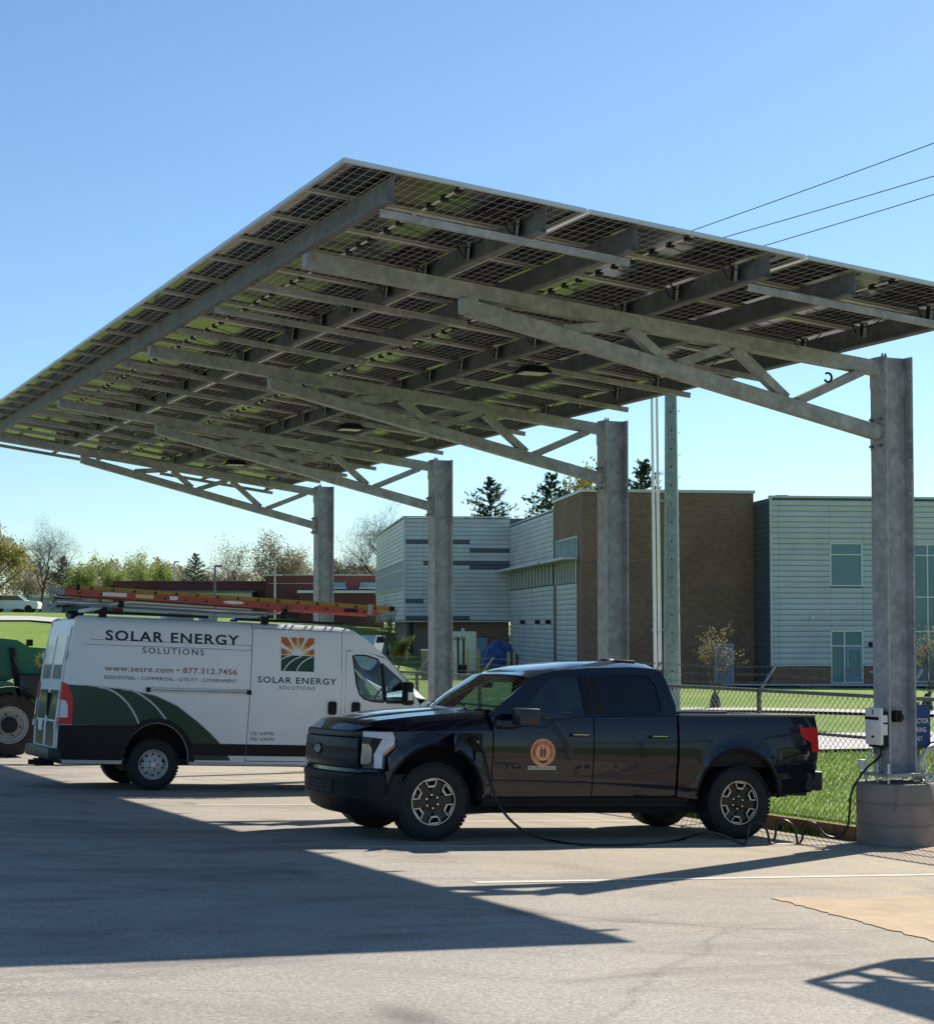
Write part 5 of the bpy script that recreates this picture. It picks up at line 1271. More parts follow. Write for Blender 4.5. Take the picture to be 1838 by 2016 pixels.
m = MB().bevbox(.22, 1.05, .42, .95, 1.12, 1.62, .04); obj('engine_cover', m, M['trim'], th, 40)
bt = [tq(-60, 1250, .9), tq(0, 1257, .9), tq(40, 1260, .9), tq(52, 1274, .9), tq(110, 1280, .9)]
zb0 = tq(60, 1330, .9)[1]
bm_ = [(-4.6, bt[0][1] + .12), (bt[1][0], bt[1][1]), (bt[2][0] - .12, bt[2][1]), (bt[3][0], bt[3][1]), (1.6, bt[4][1] - .02), (1.6, zb0 + .03), (.25, zb0), (-.1, zb0 - .16), (-.5, zb0 - .02), (-4.6, zb0 + .1)]
m = MB().prism(bm_, 'y', .80, 1.20); bo = obj('boom', m, M['tele'], th)
m = MB().box(.25, 1.62, .84, 1.16, zb0 - .22, zb0 - .01); obj('inner_boom', m, M['black'], th)
a0, a1 = tq(20, 1275, .7), tq(33, 1365, .7)
m = MB().beam((a0[0], .72, a0[1]), (a1[0], .72, a1[1] - .1), .10, .13, (0, 1, 0)); cy = obj('lift_cylinder', m, M['black'], th)
b0, b1 = tq(24, 1292, .66), tq(29, 1310, .66); m = MB().beam((b0[0], .655, b0[1]), (b1[0], .655, b1[1]), .005, .085, (0, 1, 0)); obj('cylinder_label', m, simple('label_buff', (.55, .45, .22), .6, 0, .3, 30), cy)
m = MB().bevbox(tq(63, 1260)[0], tq(75, 1260)[0], .9, 1.1, tq(60, 1272, .9)[1], tq(60, 1259, .9)[1], .01); obj('work_lamp', m, M['black'], th)
m = MB(); pts = []
cst = tq(75, 1300, .79); n = 12
poly = []
for k in range(2 * n): r = .20 if k % 2 == 0 else .12; a = 6.28318 * k / (2 * n); poly.append((cst[0] + .05 + r * math.cos(a), cst[1] + r * math.sin(a)))
obj('sun_decal', MB().prism(poly, 'y', .794, .799), M['goldstar'], bo); obj('sun_decal_centre', MB().prism([(cst[0] + .05 + .085 * math.cos(a), cst[1] + .085 * math.sin(a)) for a in np.linspace(0, 6.1, 20)], 'y', .790, .7938), M['tele'], bo)
m = MB().grid(lambda u, v: (.75 * math.cos(R(35 + 110 * u)), .02 + .42 * v, S_ + .04 + .72 * math.sin(R(35 + 110 * u))), 16, 1); obj('mudguard', m, M['ltgrey'], th, 50)
m = MB().bevbox(-2.2, -.8, .1, .95, 1.4, 2.75, .05); obj('cab', m, M['glass_dark'], th, 30)
# rubble heap seen below the boom
m = MB(); rr = random.Random(9)
rp = on_lot(30, 1420)
for k in range(220):
    a = rr.random() * 6.283; r = 2.4 * rr.random(); s = .10 + .16 * rr.random(); cx, cy, cz = r * 1.5 * math.cos(a), r * math.sin(a), max(0, 1.25 * (1 - r / 2.5)) * rr.random() ** .5
    bm2 = bmesh.new(); bmesh.ops.create_icosphere(bm2, subdivisions=1, radius=s)
    for v in bm2.verts: v.co = Vector((v.co.x * rr.uniform(.6, 1.3) + cx, v.co.y * rr.uniform(.6, 1.3) + cy, v.co.z * rr.uniform(.5, 1.1) + cz))
    m.addbm(bm2)
rpx, rpy = plan(35, 44)
o = stuff(obj('rubble', m, simple('reddish_rubble', (.30, .20, .15), .9, 0, .4, 2), None, None, (rpx, rpy, terrain(rpx, rpy)))); tag(o, 'heap of reddish rubble beyond the green telescopic handler', 'rubble')

# ------------------------------------------------------------------ utility pole, conduits, power lines
bx, by = plan(1322, 43); bz = terrain(bx, by)
def pole_pt(px, py_): return at(px, py_, 43)
up_ = thing('utility_pole', 'tall tapered greenish steel utility pole behind the pickup, bolt holes up its face', 'utility pole', (bx, by, bz))
topz = at(1303, 440, 43).z - bz
mpole = MB(); nr = 12
mpole.lathe([(.215, -.5), (.215, 0), (.12, topz), (0, topz)], nr, 'z'); obj('pole_shaft', mpole, M['polegreen'], up_, 30)
dcam = Vector((CAM.x - bx, CAM.y - by, 0)).normalized()
for k in range(26):
    z = .8 + .46 * k;
    if z > topz - .2: break
    r = .215 + (.12 - .215) * z / topz
    p = dcam * (r * .985)
    obj('bolt_hole', MB().lathe([(0, .012), (.022, .012), (.022, -.01)], 8, 'z', (0, 0, 0)), M['black_matt'], up_, None, (p.x, p.y, z), (R(90), 0, math.atan2(dcam.y, dcam.x) + R(90)))
for k in range(18):
    z = 1.6 + .55 * k; r = .215 + (.12 - .215) * z / topz; p = RT * (r + .02); obj('step_bolt', MB().beam((0, 0, 0), RT * .05, .018, .018), M['galv_dull'], up_, None, (p.x, p.y, z))
for dx in (-.30, -.42):
    o_ = RT * dx - FW * 0.02; lean = RT * -.07
    zt_ = at(1295, 720, 43).z - bz
    m = MB().tube([(o_.x, o_.y, 1.75), (o_.x + lean.x, o_.y + lean.y, zt_ + .8)], [.042, .034], 8); obj('riser_conduit', m, M['white'], up_, 50)
for py_ in (1240, 985):
    z = at(1300, py_, 43).z - bz; a, b = RT * -.50, RT * -.15
    obj('conduit_bracket', MB().beam((a.x, a.y, z), (b.x, b.y, z), .05, .05), M['galv'], up_)
for k, (l0, lb) in enumerate((((1838, 277), 'topmost of the three power lines crossing the sky at right'), ((1838, 342), 'middle of the three power lines crossing the sky at right'), ((1838, 378), 'lowest of the three power lines crossing the sky at right'))):
    ye = (475, 502, 543)[k]
    a = at(1302, ye, 43); b = at(l0[0] + 500, l0[1] - (l0[1] * 0 + ((ye - l0[1]) / 536.) * 500), 34)
    pts = [a + (b - a) * t - Vector((0, 0, .05 * math.sin(math.pi * t))) for t in np.linspace(0, 1, 12)]
    tag(obj('power_line', MB().tube(pts, .011, 5), M['cable'], None, 50), lb, 'power line', 'overhead power lines')

# ------------------------------------------------------------------ main building (local x along its front, local y into its depth)
ox, oy = plan(1517, 96.0); BZ = -0.86
bl = thing('office_building', 'two storey building clad in silver metal panels and brown brick beyond the lawn', 'building', (ox, oy, BZ), (0, 0, R(-16.2)))
e_r = 26.0
ROW = 0.3055
def wall_box(name, x0, x1, y0, y1, z0, z1, mat, parent=bl): return obj(name, MB().box(x0, x1, y0, y1, z0, z1), mat, parent)
# solid cores set back behind the cladding
wall_box('core_wall', 0.06, e_r, 0.12, 22, 0.0, 10.38, M['dkpanel'])
brick = wall_box('brick_wall', -10.0, 0.0, 3.19, 12.4, -0.3, 10.85, M['brick'])
wall_box('core_wall', -9.9, 0.0, 12.45, 30.0, 0, 10.38, M['dkpanel'])
wall_box('core_wall', -17.62, -2.0, 30.4, 57.4, 3.6, 11.0, M['dkpanel'])
wall_box('brick_base', -15.2, -10.0, 30.9, 52.0, -0.5, 3.60, M['brick'])
wall_box('brick_pier', -17.0, -15.6, 32.0, 33.2, -0.5, 3.58, M['brick_tan'])
wall_box('brick_wing', -17.2, -15.25, 33.3, 44.0, -0.5, 3.59, M['brick_tan'])
wall_box('brick_plinth', 0.0, 3.42, -0.02, 0.10, -0.4, 1.0, M['brick']); wall_box('brick_plinth', 5.32, 7.95, -0.02, 0.10, -0.4, 1.0, M['brick'])
wall_box('sill_band', -0.03, 3.42, -0.07, 0.10, 1.0, 1.09, M['silver']); wall_box('sill_band', 5.32, 7.95, -0.07, 0.10, 1.0, 1.09, M['silver'])
# roof copings
for a in ((-0.05, e_r, -0.06, 0.25, 10.38, 10.50), (-10.08, 0.08, 3.10, 3.45, 10.85, 11.02), (-10.08, -9.75, 3.46, 12.5, 10.85, 11.02), (-10.06, -9.8, 12.5, 30.2, 10.40, 10.50), (-17.76, -9.9, 30.22, 30.5, 11.02, 11.12), (-17.76, -17.5, 30.52, 57.4, 11.02, 11.12)):
    wall_box('coping', *a, M['silver'])
obj('roof_unit', MB().bevbox(1.5, 1.9, 3, 3.4, 10.4, 10.72, .03).box(1.3, 2.05, 3.1, 3.2, 10.7, 10.78), M['ltgrey'], bl)
# metal cladding: one ribbed board per course between its joints
def board(x0, x1, z, face, pos, mat=None, h=ROW):
    """ribbed course: face 'f' = front wall at local y = pos, 'l' = left wall at local x = pos (x0, x1 run in depth)"""
    m = MB(); n = 5
    pr = [(0.030, 0.004), (0.012, 0.012), (-0.008, h * .35), (-0.012, h * .6), (0.0, h - .035), (0.030, h - .012)]
    if face == 'f':
        m.add([(x0, pos + d, z + q) for d, q in pr] + [(x1, pos + d, z + q) for d, q in pr], [(i, i + n + 1, i + n + 2, i + 1) for i in range(n)] + [tuple(range(n + 1)), tuple(range(2 * n + 1, n, -1))])
    else:
        m.add([(pos + d, x0, z + q) for d, q in pr] + [(pos + d, x1, z + q) for d, q in pr], [(i, i + n + 1, i + n + 2, i + 1) for i in range(n)] + [tuple(range(n + 1)), tuple(range(2 * n + 1, n, -1))])
    return obj('cladding_panel', m, mat or M['silver'], bl, 50)
rows = int((10.36 - 1.10) / ROW)
for k in range(rows):
    z = 1.10 + k * ROW
    board(0.10, 0.46, z, 'f', 0.04); 
    hit_w = 5.40 < z + ROW * .5 < 7.85
    hit_d = z + ROW * .5 < 2.97
    board(0.475, 3.43, z, 'f', 0.04)
    if not (hit_w or hit_d): board(3.445, 5.30, z, 'f', 0.04)
    if z + ROW * .5 > 7.85 or z + ROW * .5 < 0: board(5.315, 18.0, z, 'f', 0.04)
    else: board(5.315, 7.93, z, 'f', 0.04)
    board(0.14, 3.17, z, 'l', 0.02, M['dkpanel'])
obj('corner_trim', MB().box(-0.03, 0.09, -0.03, 0.09, 1.09, 10.38), M['silver'], bl)
# windows and door of the front
def glazing(x0, x1, z0, z1, y, vs=(), hs=(), deep=0.12):
    fr = obj('window', MB().box(x0, x1, y + .03, y + .05, z0, z1), M['window'], bl)
    m = MB()
    for x in [x0, x1] + list(vs): m.box(x - .04, x + .04, y - .01, y + .08, z0, z1)
    for z in [z0, z1] + list(hs): m.box(x0 - .04, x1 + .04, y - .015, y + .075, z - .035, z + .035)
    obj('window_frame', m, M['alu'], fr); return fr
glazing(3.46, 5.27, 5.48, 7.84, 0.03, (), (7.22,))
en = glazing(3.46, 5.27, 0.06, 2.94, 0.03, (4.22,), (2.12,))
m = MB().box(4.30, 4.46, .0, .05, .1, 2.07).box(5.08, 5.22, .0, .05, .1, 2.07).box(4.46, 5.08, .0, .05, 1.86, 2.07).box(4.46, 5.08, .0, .05, .1, .36); dr = obj('entrance_door', m, M['doorgrey'], bl); obj('door_handle', MB().box(4.36, 4.40, -.05, -.01, .95, 1.3), M['steel'], dr)
glazing(8.0, 17.5, 0.10, 7.80, 0.03, (9.1, 10.9, 12.6, 14.3, 16), (2.92, 4.85, 7.2))
obj('security_camera', MB().bevbox(2.24, 2.42, -.16, .03, 3.62, 3.78, .03).lathe([(.09, 0), (.08, -.07), (0, -.10)], 12, 'z', (2.36, -.10, 3.62)), M['white'], bl)
obj('wall_lamp', MB().bevbox(5.62, 5.80, -.15, .03, 2.05, 2.32, .03), M['black'], bl)
obj('card_reader', MB().box(5.66, 5.86, -.05, -.021, .62, .72), M['white'], bl)
# brick wing front: door and lamp
d_ = obj('service_door', MB().box(-2.30, -1.32, 3.13, 3.186, 0, 2.14), M['doorgrey'], bl); obj('door_frame', MB().box(-2.37, -2.30, 3.12, 3.185, 0, 2.21).box(-1.32, -1.25, 3.12, 3.185, 0, 2.21).box(-2.30, -1.32, 3.12, 3.185, 2.14, 2.21), M['silver'], d_)
obj('wall_light', MB().lathe([(.09, -.12), (.15, .04), (0, .04)], 12, 'y', (-4.75, 3.15, 8.9)), M['ltgrey'], bl)
obj('wall_lamp', MB().bevbox(-8.2, -7.8, 2.98, 3.19, 2.6, 2.85, .04), M['black'], bl)
# left face of the brick wing: tall recess with glass, fins and panels
fx = -10.0
g = obj('window', MB().box(fx - .03, fx - .005, 4.6, 11.3, 7.25, 8.35), M['window'], bl)
m = MB()
for d in np.linspace(4.6, 11.3, 8): m.box(fx - .07, fx - .031, d - .05, d + .05, 7.2, 8.4)
m.box(fx - .075, fx - .031, 4.55, 11.35, 8.35, 8.43); obj('window_frame', m, M['alu'], g)
obj('sun_shelf', MB().box(fx - .95, fx - .08, 4.3, 12.0, 7.05, 7.19), M['silver'], bl)
for d in np.linspace(4.75, 11.2, 8): obj('vertical_fin', MB().box(fx - .15, fx - .05, d - .09, d + .09, 5.75, 7.04), M['silver'], bl)
obj('louvre_back', MB().box(fx - .04, fx - .006, 4.6, 11.3, 5.7, 7.05), M['dkpanel'], bl)
for k in range(18): board(4.7, 11.2, 0.2 + k * ROW, 'l', fx - .06)
# recessed silver wall
for k in range(33):
    z = 0.25 + k * ROW
    if 5.75 < z + .15 < 7.15: continue
    board(12.46, 30.2, z, 'l', fx - .03)
obj('sun_shelf', MB().box(fx - 1.1, fx - .05, 12.1, 30.1, 7.05, 7.20), M['silver'], bl)
obj('louvre_back', MB().box(fx - .03, fx - .006, 12.5, 30.2, 5.8, 7.05), M['dkpanel'], bl)
for d in np.linspace(12.8, 29.8, 14): obj('vertical_fin', MB().box(fx - .15, fx - .04, d - .14, d + .14, 5.80, 7.04), M['silver'], bl)
for d in (13.5, 17.5, 23.5): obj('wall_lamp', MB().bevbox(fx - .35, fx - .06, d - .2, d + .2, 3.35, 3.6, .05), M['black'], bl)
# left block: front and side cladding with scattered dark courses
dark = {21: [(-17.6, -12.0)], 19: [(-17.6, -12.0), (-13.4, -6.9)], 18: [], 16: [(-13.4, -10.2)], 14: [(-16.3, -9.95)], 15: [(-13.4, -9.95)], 9: [(-17.6, -16.4)], 0: [(-17.6, -12.0)]}
joints = (-17.6, -16.2, -13.4, -12.95, -9.95)
for k in range(24):
    z = 3.62 + k * ROW
    for a, b in ((-17.6, -16.3), (-16.285, -12.95), (-12.935, -10.0)):
        dk = any(lo <= (a + b) / 2 <= hi for lo, hi in {21 - 3: [(-17.6, -12.9)], 19 - 3: [(-17.6, -12.9)], 20 - 4: [(-12.94, -10.0)], 13: [(-16.3, -10.0)], 12: [(-12.95, -10.0)], 4: [(-17.6, -16.3)], 0: [(-17.6, -12.9)]}.get(k, []))
        board(a, b, z, 'f', 30.33, M['dkpanel'] if dk else M['silver'])
    if not 5.95 < z + .15 < 7.95: board(30.4, 57.3, z, 'l', -17.66)
obj('corner_trim', MB().box(-17.72, -17.58, 30.28, 30.42, 3.6, 11.02), M['silver'], bl); obj('soffit', MB().box(-17.7, -10, 30.35, 57.3, 3.50, 3.58), M['silver'], bl)
g = obj('window', MB().box(-17.66, -17.63, 30.6, 57.2, 5.97, 7.93), M['window'], bl); m = MB()
for d in np.linspace(30.6, 57.2, 24): m.box(-17.74, -17.661, d - .05, d + .05, 5.95, 7.95)
m.box(-17.73, -17.661, 30.6, 57.2, 7.25, 7.32).box(-17.75, -17.661, 30.5, 57.2, 7.93, 8.02).box(-17.75, -17.661, 30.5, 57.2, 5.90, 5.97); obj('window_frame', m, M['alu'], g)
obj('downpipe', MB().box(-17.1, -16.95, 31.85, 31.98, 0, 3.5), M['black'], bl)
d_ = obj('loading_door', MB().box(-13.1, -11.6, 30.80, 30.895, -.3, 2.35), M['doorgrey'], bl)

# ------------------------------------------------------------------ yard things in front of the left block
def place(px, dp): x, y = plan(px, dp); return (x, y, terrain(x, y))
gen = thing('generator', 'cream standby generator enclosure beside the left end of the office building', 'generator', place(895, 99), (0, 0, R(-16.2)))
obj('enclosure', MB().bevbox(-1.0, 1.25, 0, 1.3, .1, 2.35, .04), M['cream'], gen, 30)
obj('lettering', fit_text('KOHLER', -.32, .62, 1.86, .20, .02, 1.05, lambda x, z: 0.0, -.006), M['inknavy'], gen)
for z in (.7, 1.25, 1.8): obj('hinge', MB().box(-.98, -.86, -.03, .0, z, z + .16), M['ltgrey'], gen)
obj('exhaust_cap', MB().lathe([(.1, 2.35), (.1, 2.5), (.14, 2.5), (0, 2.56)], 10, 'z', (.55, .6, 0)), M['ltgrey'], gen)
obj('base', MB().box(-1.1, 1.35, -.1, 1.4, -.4, .1), M['concrete'], gen)
pp = thing('pipe_stand', 'two dark upright pipes with a valve box in front of the cream generator', 'pipes', place(903, 93), (0, 0, R(-16)))
for x, h in ((-.05, 2.05), (.26, 1.95)): obj('pipe', MB().tube([(x, 0, -.2), (x, 0, h)], .055, 8), M['black'], pp, 50)
obj('valve_box', MB().bevbox(-.1, .42, -.12, .12, -.1, .62, .03), M['black'], pp)
lw = thing('garden_wall', 'low pinkish brick wall with pale coping beyond the fence, right of the van', 'wall', place(868, 86), (0, 0, R(-16)))
obj('brickwork', MB().box(-.95, .62, 0, .35, -.5, 1.42), M['brick_tan'], lw); obj('coping', MB().box(-1.0, .67, -.04, .39, 1.42, 1.50), M['path'], lw); obj('end_pier', MB().box(.62, .80, -.03, .38, -.5, 1.5), M['path'], lw)
ub = tag(obj('meter_box', MB().bevbox(-.5, .55, -.2, .2, -.3, 2.0, .03), M['ltgrey'], None, None, place(868, 92), (0, 0, R(-16))), 'grey meter box behind the low pinkish brick wall', 'utility box')
for px, dp, lb in ((919, 95, 'yellow bollard half hidden by the second column from the left'), (942, 103, 'yellow bollard left of the blue tarpaulin'), (1001, 104, 'yellow bollard just right of the blue tarpaulin'), (1012, 104, 'yellow bollard farthest right of the blue tarpaulin')):
    t = thing('bollard', lb, 'bollard', place(px, dp), (0, 0, 0), 'yellow bollards by the office building')
    obj('post', MB().lathe([(.085, -.4), (.085, 1.35), (.06, 1.42), (0, 1.44)], 14), M['yellowpaint'], t, 40)
m = MB(); rt = random.Random(4)
bm3 = bmesh.new(); bmesh.ops.create_icosphere(bm3, subdivisions=4, radius=1.0)
from mathutils import noise as mnoise
for v in bm3.verts:
    d = 1 + .16 * mnoise.noise(v.co * 2.2) + .07 * mnoise.noise(v.co * 6); v.co = Vector((v.co.x * 1.15 * d, v.co.y * 1.0 * d, max(-.2, v.co.z * 1.35 * d) + .7))
m.addbm(bm3)
tag(obj('tarpaulin', m, M['tarp'], None, None, place(982, 106), (0, 0, R(-16))), 'bulky load wrapped in a blue tarpaulin beside the office building', 'tarpaulin')

# ------------------------------------------------------------------ far buildings
rb = thing('red_brick_building', 'long low red brick building in the distance beyond the van', 'building', place(222, 172), (0, 0, R(-21)))
rz = rb.location.z; s_ = 172 / 3400
obj('long_wall', MB().box(0, 15.1, 0, 10, -1, at(300, 1145, 172).z - rz), M['brick_red'], rb); obj('roof_edge', MB().box(-.2, 15.2, -.2, 10, at(300, 1145, 172).z - rz, at(300, 1143.5, 172).z - rz), M['dkpanel'], rb)
obj('tall_wall', MB().box(15.25, 26.6, -2, 9, -1, at(600, 1133.5, 172).z - rz), M['brick_red'], rb); obj('roof_edge', MB().box(15.2, 26.8, -2.2, 9, at(600, 1133.5, 172).z - rz, at(600, 1132, 172).z - rz), M['ltgrey'], rb)
cz0, cz1 = at(400, 1190, 168).z - rz, at(400, 1164, 168).z - rz
obj('canopy_wall', MB().box(1.5, 14.0, -3.0, -.1, -1, cz1 - .1), M['cream'], rb); obj('canopy_roof', MB().box(1.2, 14.3, -3.3, -.05, cz1 - .1, cz1 + .08), M['dkpanel'], rb)
obj('roof_strip', MB().box(15.6, 20.5, -2.12, -2.01, at(560, 1149, 170).z - rz, at(560, 1148, 170).z - rz), M['ltgrey'], rb)
for x0 in (21.4, 24.6):
    w_ = obj('window', MB().box(x0, x0 + 1.8, -2.08, -2.01, at(640, 1156, 170).z - rz, at(640, 1146, 170).z - rz), M['window'], rb); obj('sill', MB().box(x0 - .1, x0 + 1.9, -2.14, -2.081, at(640, 1159, 170).z - rz, at(640, 1156, 170).z - rz), M['ltgrey'], w_)
obj('low_annex', MB().box(19, 27, -9, -2.2, -1, at(700, 1168, 165).z - rz), M['brick_red'], rb); obj('annex_roof', MB().box(18.8, 27.2, -9.2, -2.2, at(700, 1168, 165).z - rz, at(700, 1163, 165).z - rz), M['white'], rb)
wh = thing('warehouse', 'long pale grey warehouse far away behind the bare tree at left', 'building', place(-120, 215), (0, 0, R(-22)))
hz = at(60, 1177, 215).z - wh.location.z
obj('wall', MB().box(-5, 42, 0, 14, -1, hz), M['ltgrey'], wh); obj('roof', MB().box(-5.5, 42.5, -.5, 14, hz, hz + .3), M['white'], wh)
obj('loading_door', MB().box(15.5, 22, -.12, -.02, -.5, hz * .62), simple('dull_green_door', (.05, .13, .10), .5, 0, .1), wh)
for x in (9, 27, 34): obj('door', MB().box(x, x + 2.6, -.1, -.02, -.5, hz * .5), M['dkpanel'], wh)
# lamp posts in the distance
for px, ytop, dp, lb, k in ((423, 1113, 120, 'dark lamp post rising behind the ladder on the van', 0), (541, 1105, 150, 'pale utility pole with cross arm before the red brick building', 1), (343, 1105, 175, 'pale lamp post among the distant trees above the red building', 0)):
    p = place(px, dp); t = thing('lamp_post', lb, 'lamp post', p); h_ = at(px, ytop, dp).z - p[2]
    obj('post', MB().tube([(0, 0, -.3), (0, 0, h_)], [.10, .07], 8), M['dkpanel'] if k == 0 and dp < 150 else M['ltgrey'], t, 50)
    a = RT * (.5 if k == 0 else .55); b = RT * (-.05 if k == 0 else -1.1)
    obj('arm', MB().beam((b.x, b.y, h_ - (.05 if k == 0 else 1.2)), (a.x, a.y, h_ - (.05 if k == 0 else 1.2)), .16, .14), M['dkpanel'] if dp < 150 else M['ltgrey'], t)
# parked cars far away
def far_car(px, dp, lb, mat, rz_=0):
    p = place(px, dp); t = thing('parked_car', lb, 'car', p, (0, 0, R(-20 + rz_)))
    prof = [(-2.2, .35), (2.2, .35), (2.28, .75), (2.15, .95), (1.15, 1.05), (.55, 1.52), (-1.5, 1.56), (-2.1, 1.1), (-2.25, .8)]
    m = MB().prism(prof, 'y', -.9, .9); obj('body', m, mat, t, 25)
    obj('side_window', MB().prism([(-1.8, 1.08), (.95, 1.07), (.5, 1.45), (-1.4, 1.48)], 'y', -.915, -.902), M['glass_dark'], t)
    obj('windscreen', MB().add([(1.13, -.8, 1.08), (1.13, .8, 1.08), (.60, .72, 1.50), (.60, -.72, 1.50)], [(0, 1, 2, 3)]), M['window'], t)
    for x in (-1.4, 1.4):
        for y in (-.82, .82): w_ = obj('wheel', MB().lathe([(.33, -.1), (.33, .1), (.2, .11), (0, .11)], 18, 'y').lathe([(.33, -.1), (.2, -.11), (0, -.11)], 18, 'y'), M['rubber'], t, 40, (x, y, .33))
far_car(8, 158, 'pale blue car parked far left behind the grass mound', simple('pale_blue_car_paint', (.45, .52, .58), .3, 0, 0))
far_car(28, 152, 'white sport utility car parked far left by the grass mound', M['white'])
far_car(727, 114, 'pale car parked far away just above the van bonnet', simple('pale_car_paint', (.42, .52, .55), .3, 0, 0), 75)

# ------------------------------------------------------------------ unseen frame added right of the picture to cast the lattice shadow
def sh(x, y, h): z = lot(x, y); return Vector((x + SUN.x / SUN.z * h, y + SUN.y / SUN.z * h, z + h))
lp_ = thing('shadow_frame', 'unseen bar frame added right of the picture to cast a lattice shadow', 'shadow caster', (0, 0, 0))
H0 = 3.4
q = lambda x, y, h=H0: sh(x * .96, y * .96, h)
for a, b in (((-6.56, -7.88), (-5.5, -7.30)), ((-6.56, -7.88), (-6.65, -10.6)), ((-5.5, -7.30), (-4.2, -7.3)), ((-5.78, -7.52), (-5.85, -10.2)), ((-6.11, -7.69), (-5.95, -10.4))): obj('shadow_bar', MB().tube([q(*a), q(*b)], .045, 6), M['galv'], lp_)
for a, b in (((-6.5, -7.93), (-5.85, -8.1)), ((-6.11, -7.72), (-5.80, -8.05)), ((-6.2, -8.0), (-5.75, -8.45))): obj('brace', MB().tube([q(*a), q(*b)], .022, 5), M['galv'], lp_)
def slab(pts, nm):
    v = [q(*p) for p in pts]; n = len(v); obj(nm, MB().add([tuple(p) for p in v] + [tuple(p - Vector((0, 0, .04))) for p in v], [tuple(range(n)), tuple(range(2 * n - 1, n - 1, -1))] + [(i, i + n, (i + 1) % n + n, (i + 1) % n) for i in range(n)]), M['galv_dull'], lp_)
slab([(-6.56, -8.16), (-6.15, -7.93), (-6.13, -8.4), (-6.3, -10.4), (-6.66, -10.5)], 'shadow_slab'); slab([(-5.78, -7.42), (-5.5, -7.32), (-5.25, -7.5), (-5.5, -8.2), (-5.78, -8.0)], 'side_panel')
for p in ((-6.3, -10.3), (-5.0, -7.4)): v = q(*p); obj('shadow_post', MB().tube([v, (v.x, v.y, lot(v.x, v.y))], .06, 8), M['galv'], lp_)

# ------------------------------------------------------------------ trees
def tree_meshes(seed, h, spread, leaf, nleaf, lsize, levels=4, bare=False, bark='bark', trunk_r=0.22, upright=0.5, jit=.045):
    r = random.Random(seed); wood = MB(); tips = []
    def grow(p, d, L, rad, lv):
        n = 4 if lv < 2 else 3; pts = [p]; rs = [rad]; q = p.copy(); dd = d.copy()
        for i in range(n):
            dd = (dd + Vector((r.uniform(-1, 1), r.uniform(-1, 1), r.uniform(-.5, .9))) * (.16 + .04 * lv)).normalized()
            q = q + dd * (L / n); pts.append(q.copy()); rs.append(rad * (1 - .5 * (i + 1) / n))
        wood.tube(pts, rs, 6 if lv == 0 else (4 if lv < 3 else 3), lv == 0)
        if lv >= levels: tips.append((q, dd)); tips.append((pts[-2], dd)); return
        if lv >= 2: tips.append((q, dd))
        k = {0: 6, 1: 5, 2: 4, 3: 4}.get(lv, 3)
        for i in range(k):
            t = .35 + .65 * (i + r.random() * .7) / k if lv else .38 + .62 * (i + r.random() * .5) / k
            idx = min(n - 1, int(t * n)); bp_ = pts[idx] + (pts[idx + 1] - pts[idx]) * (t * n - idx if t < 1 else 1)
            a = 6.283 * (i * .382 + r.random() * .25) + lv
            out = Vector((math.cos(a), math.sin(a), 0)); out = (out - dd * out.dot(dd) * .6).normalized()
            nd = (dd * upright + out * (.75 * spread) + Vector((0, 0, .22))).normalized()
            grow(bp_, nd, L * r.uniform(.52, .70), rs[idx] * .58, lv + 1)
    grow(Vector((0, 0, -.3)), Vector((0, 0, 1)), h * .52, trunk_r * h / 10, 0)
    zmax = max(v[2] for v in wood.v); k = h / zmax
    wood.v = [(x * k, y * k, z * k) for x, y, z in wood.v]
    lf = MB()
    for i in range(nleaf):
        p, d = tips[r.randrange(len(tips))]; p = p * k + Vector((r.gauss(0, 1), r.gauss(0, 1), r.gauss(0, .8))) * (jit * h)
        s = lsize * r.uniform(.5, 1.3); u = Vector((r.uniform(-1, 1), r.uniform(-1, 1), r.uniform(-1, 1))).normalized(); w_ = u.cross(Vector((r.uniform(-1, 1), r.uniform(-1, 1), r.uniform(-1, 1)))).normalized()
        if bare:
            lf.add([p - u * s * 3, p + w_ * .016 * h / 10 - u * s, p + u * s * 3], [(0, 1, 2)])       # fine twig
        else: lf.add([p - u * s, p + w_ * s * .6, p + u * s, p - w_ * s * .6], [(0, 1, 2, 3)])
    return mesh_of('trunk', wood, M[bark], 60), mesh_of('crown', lf, M[leaf])
PROTO = {
    'bare': tree_meshes(1, 11, 1.0, 'bark', 5200, .16, bare=True),
    'bare2': tree_meshes(2, 12, .8, 'leaf_tan', 2200, .12, upright=.7),
    'tan': tree_meshes(3, 11, .9, 'leaf_tan', 5200, .15),
    'olive': tree_meshes(4, 10, 1.1, 'leaf_olive', 6500, .17),
    'green': tree_meshes(5, 10, .9, 'leaf_green', 6500, .17),
    'green2': tree_meshes(6, 10, .7, 'leaf_green', 3200, .15, upright=.8),
}
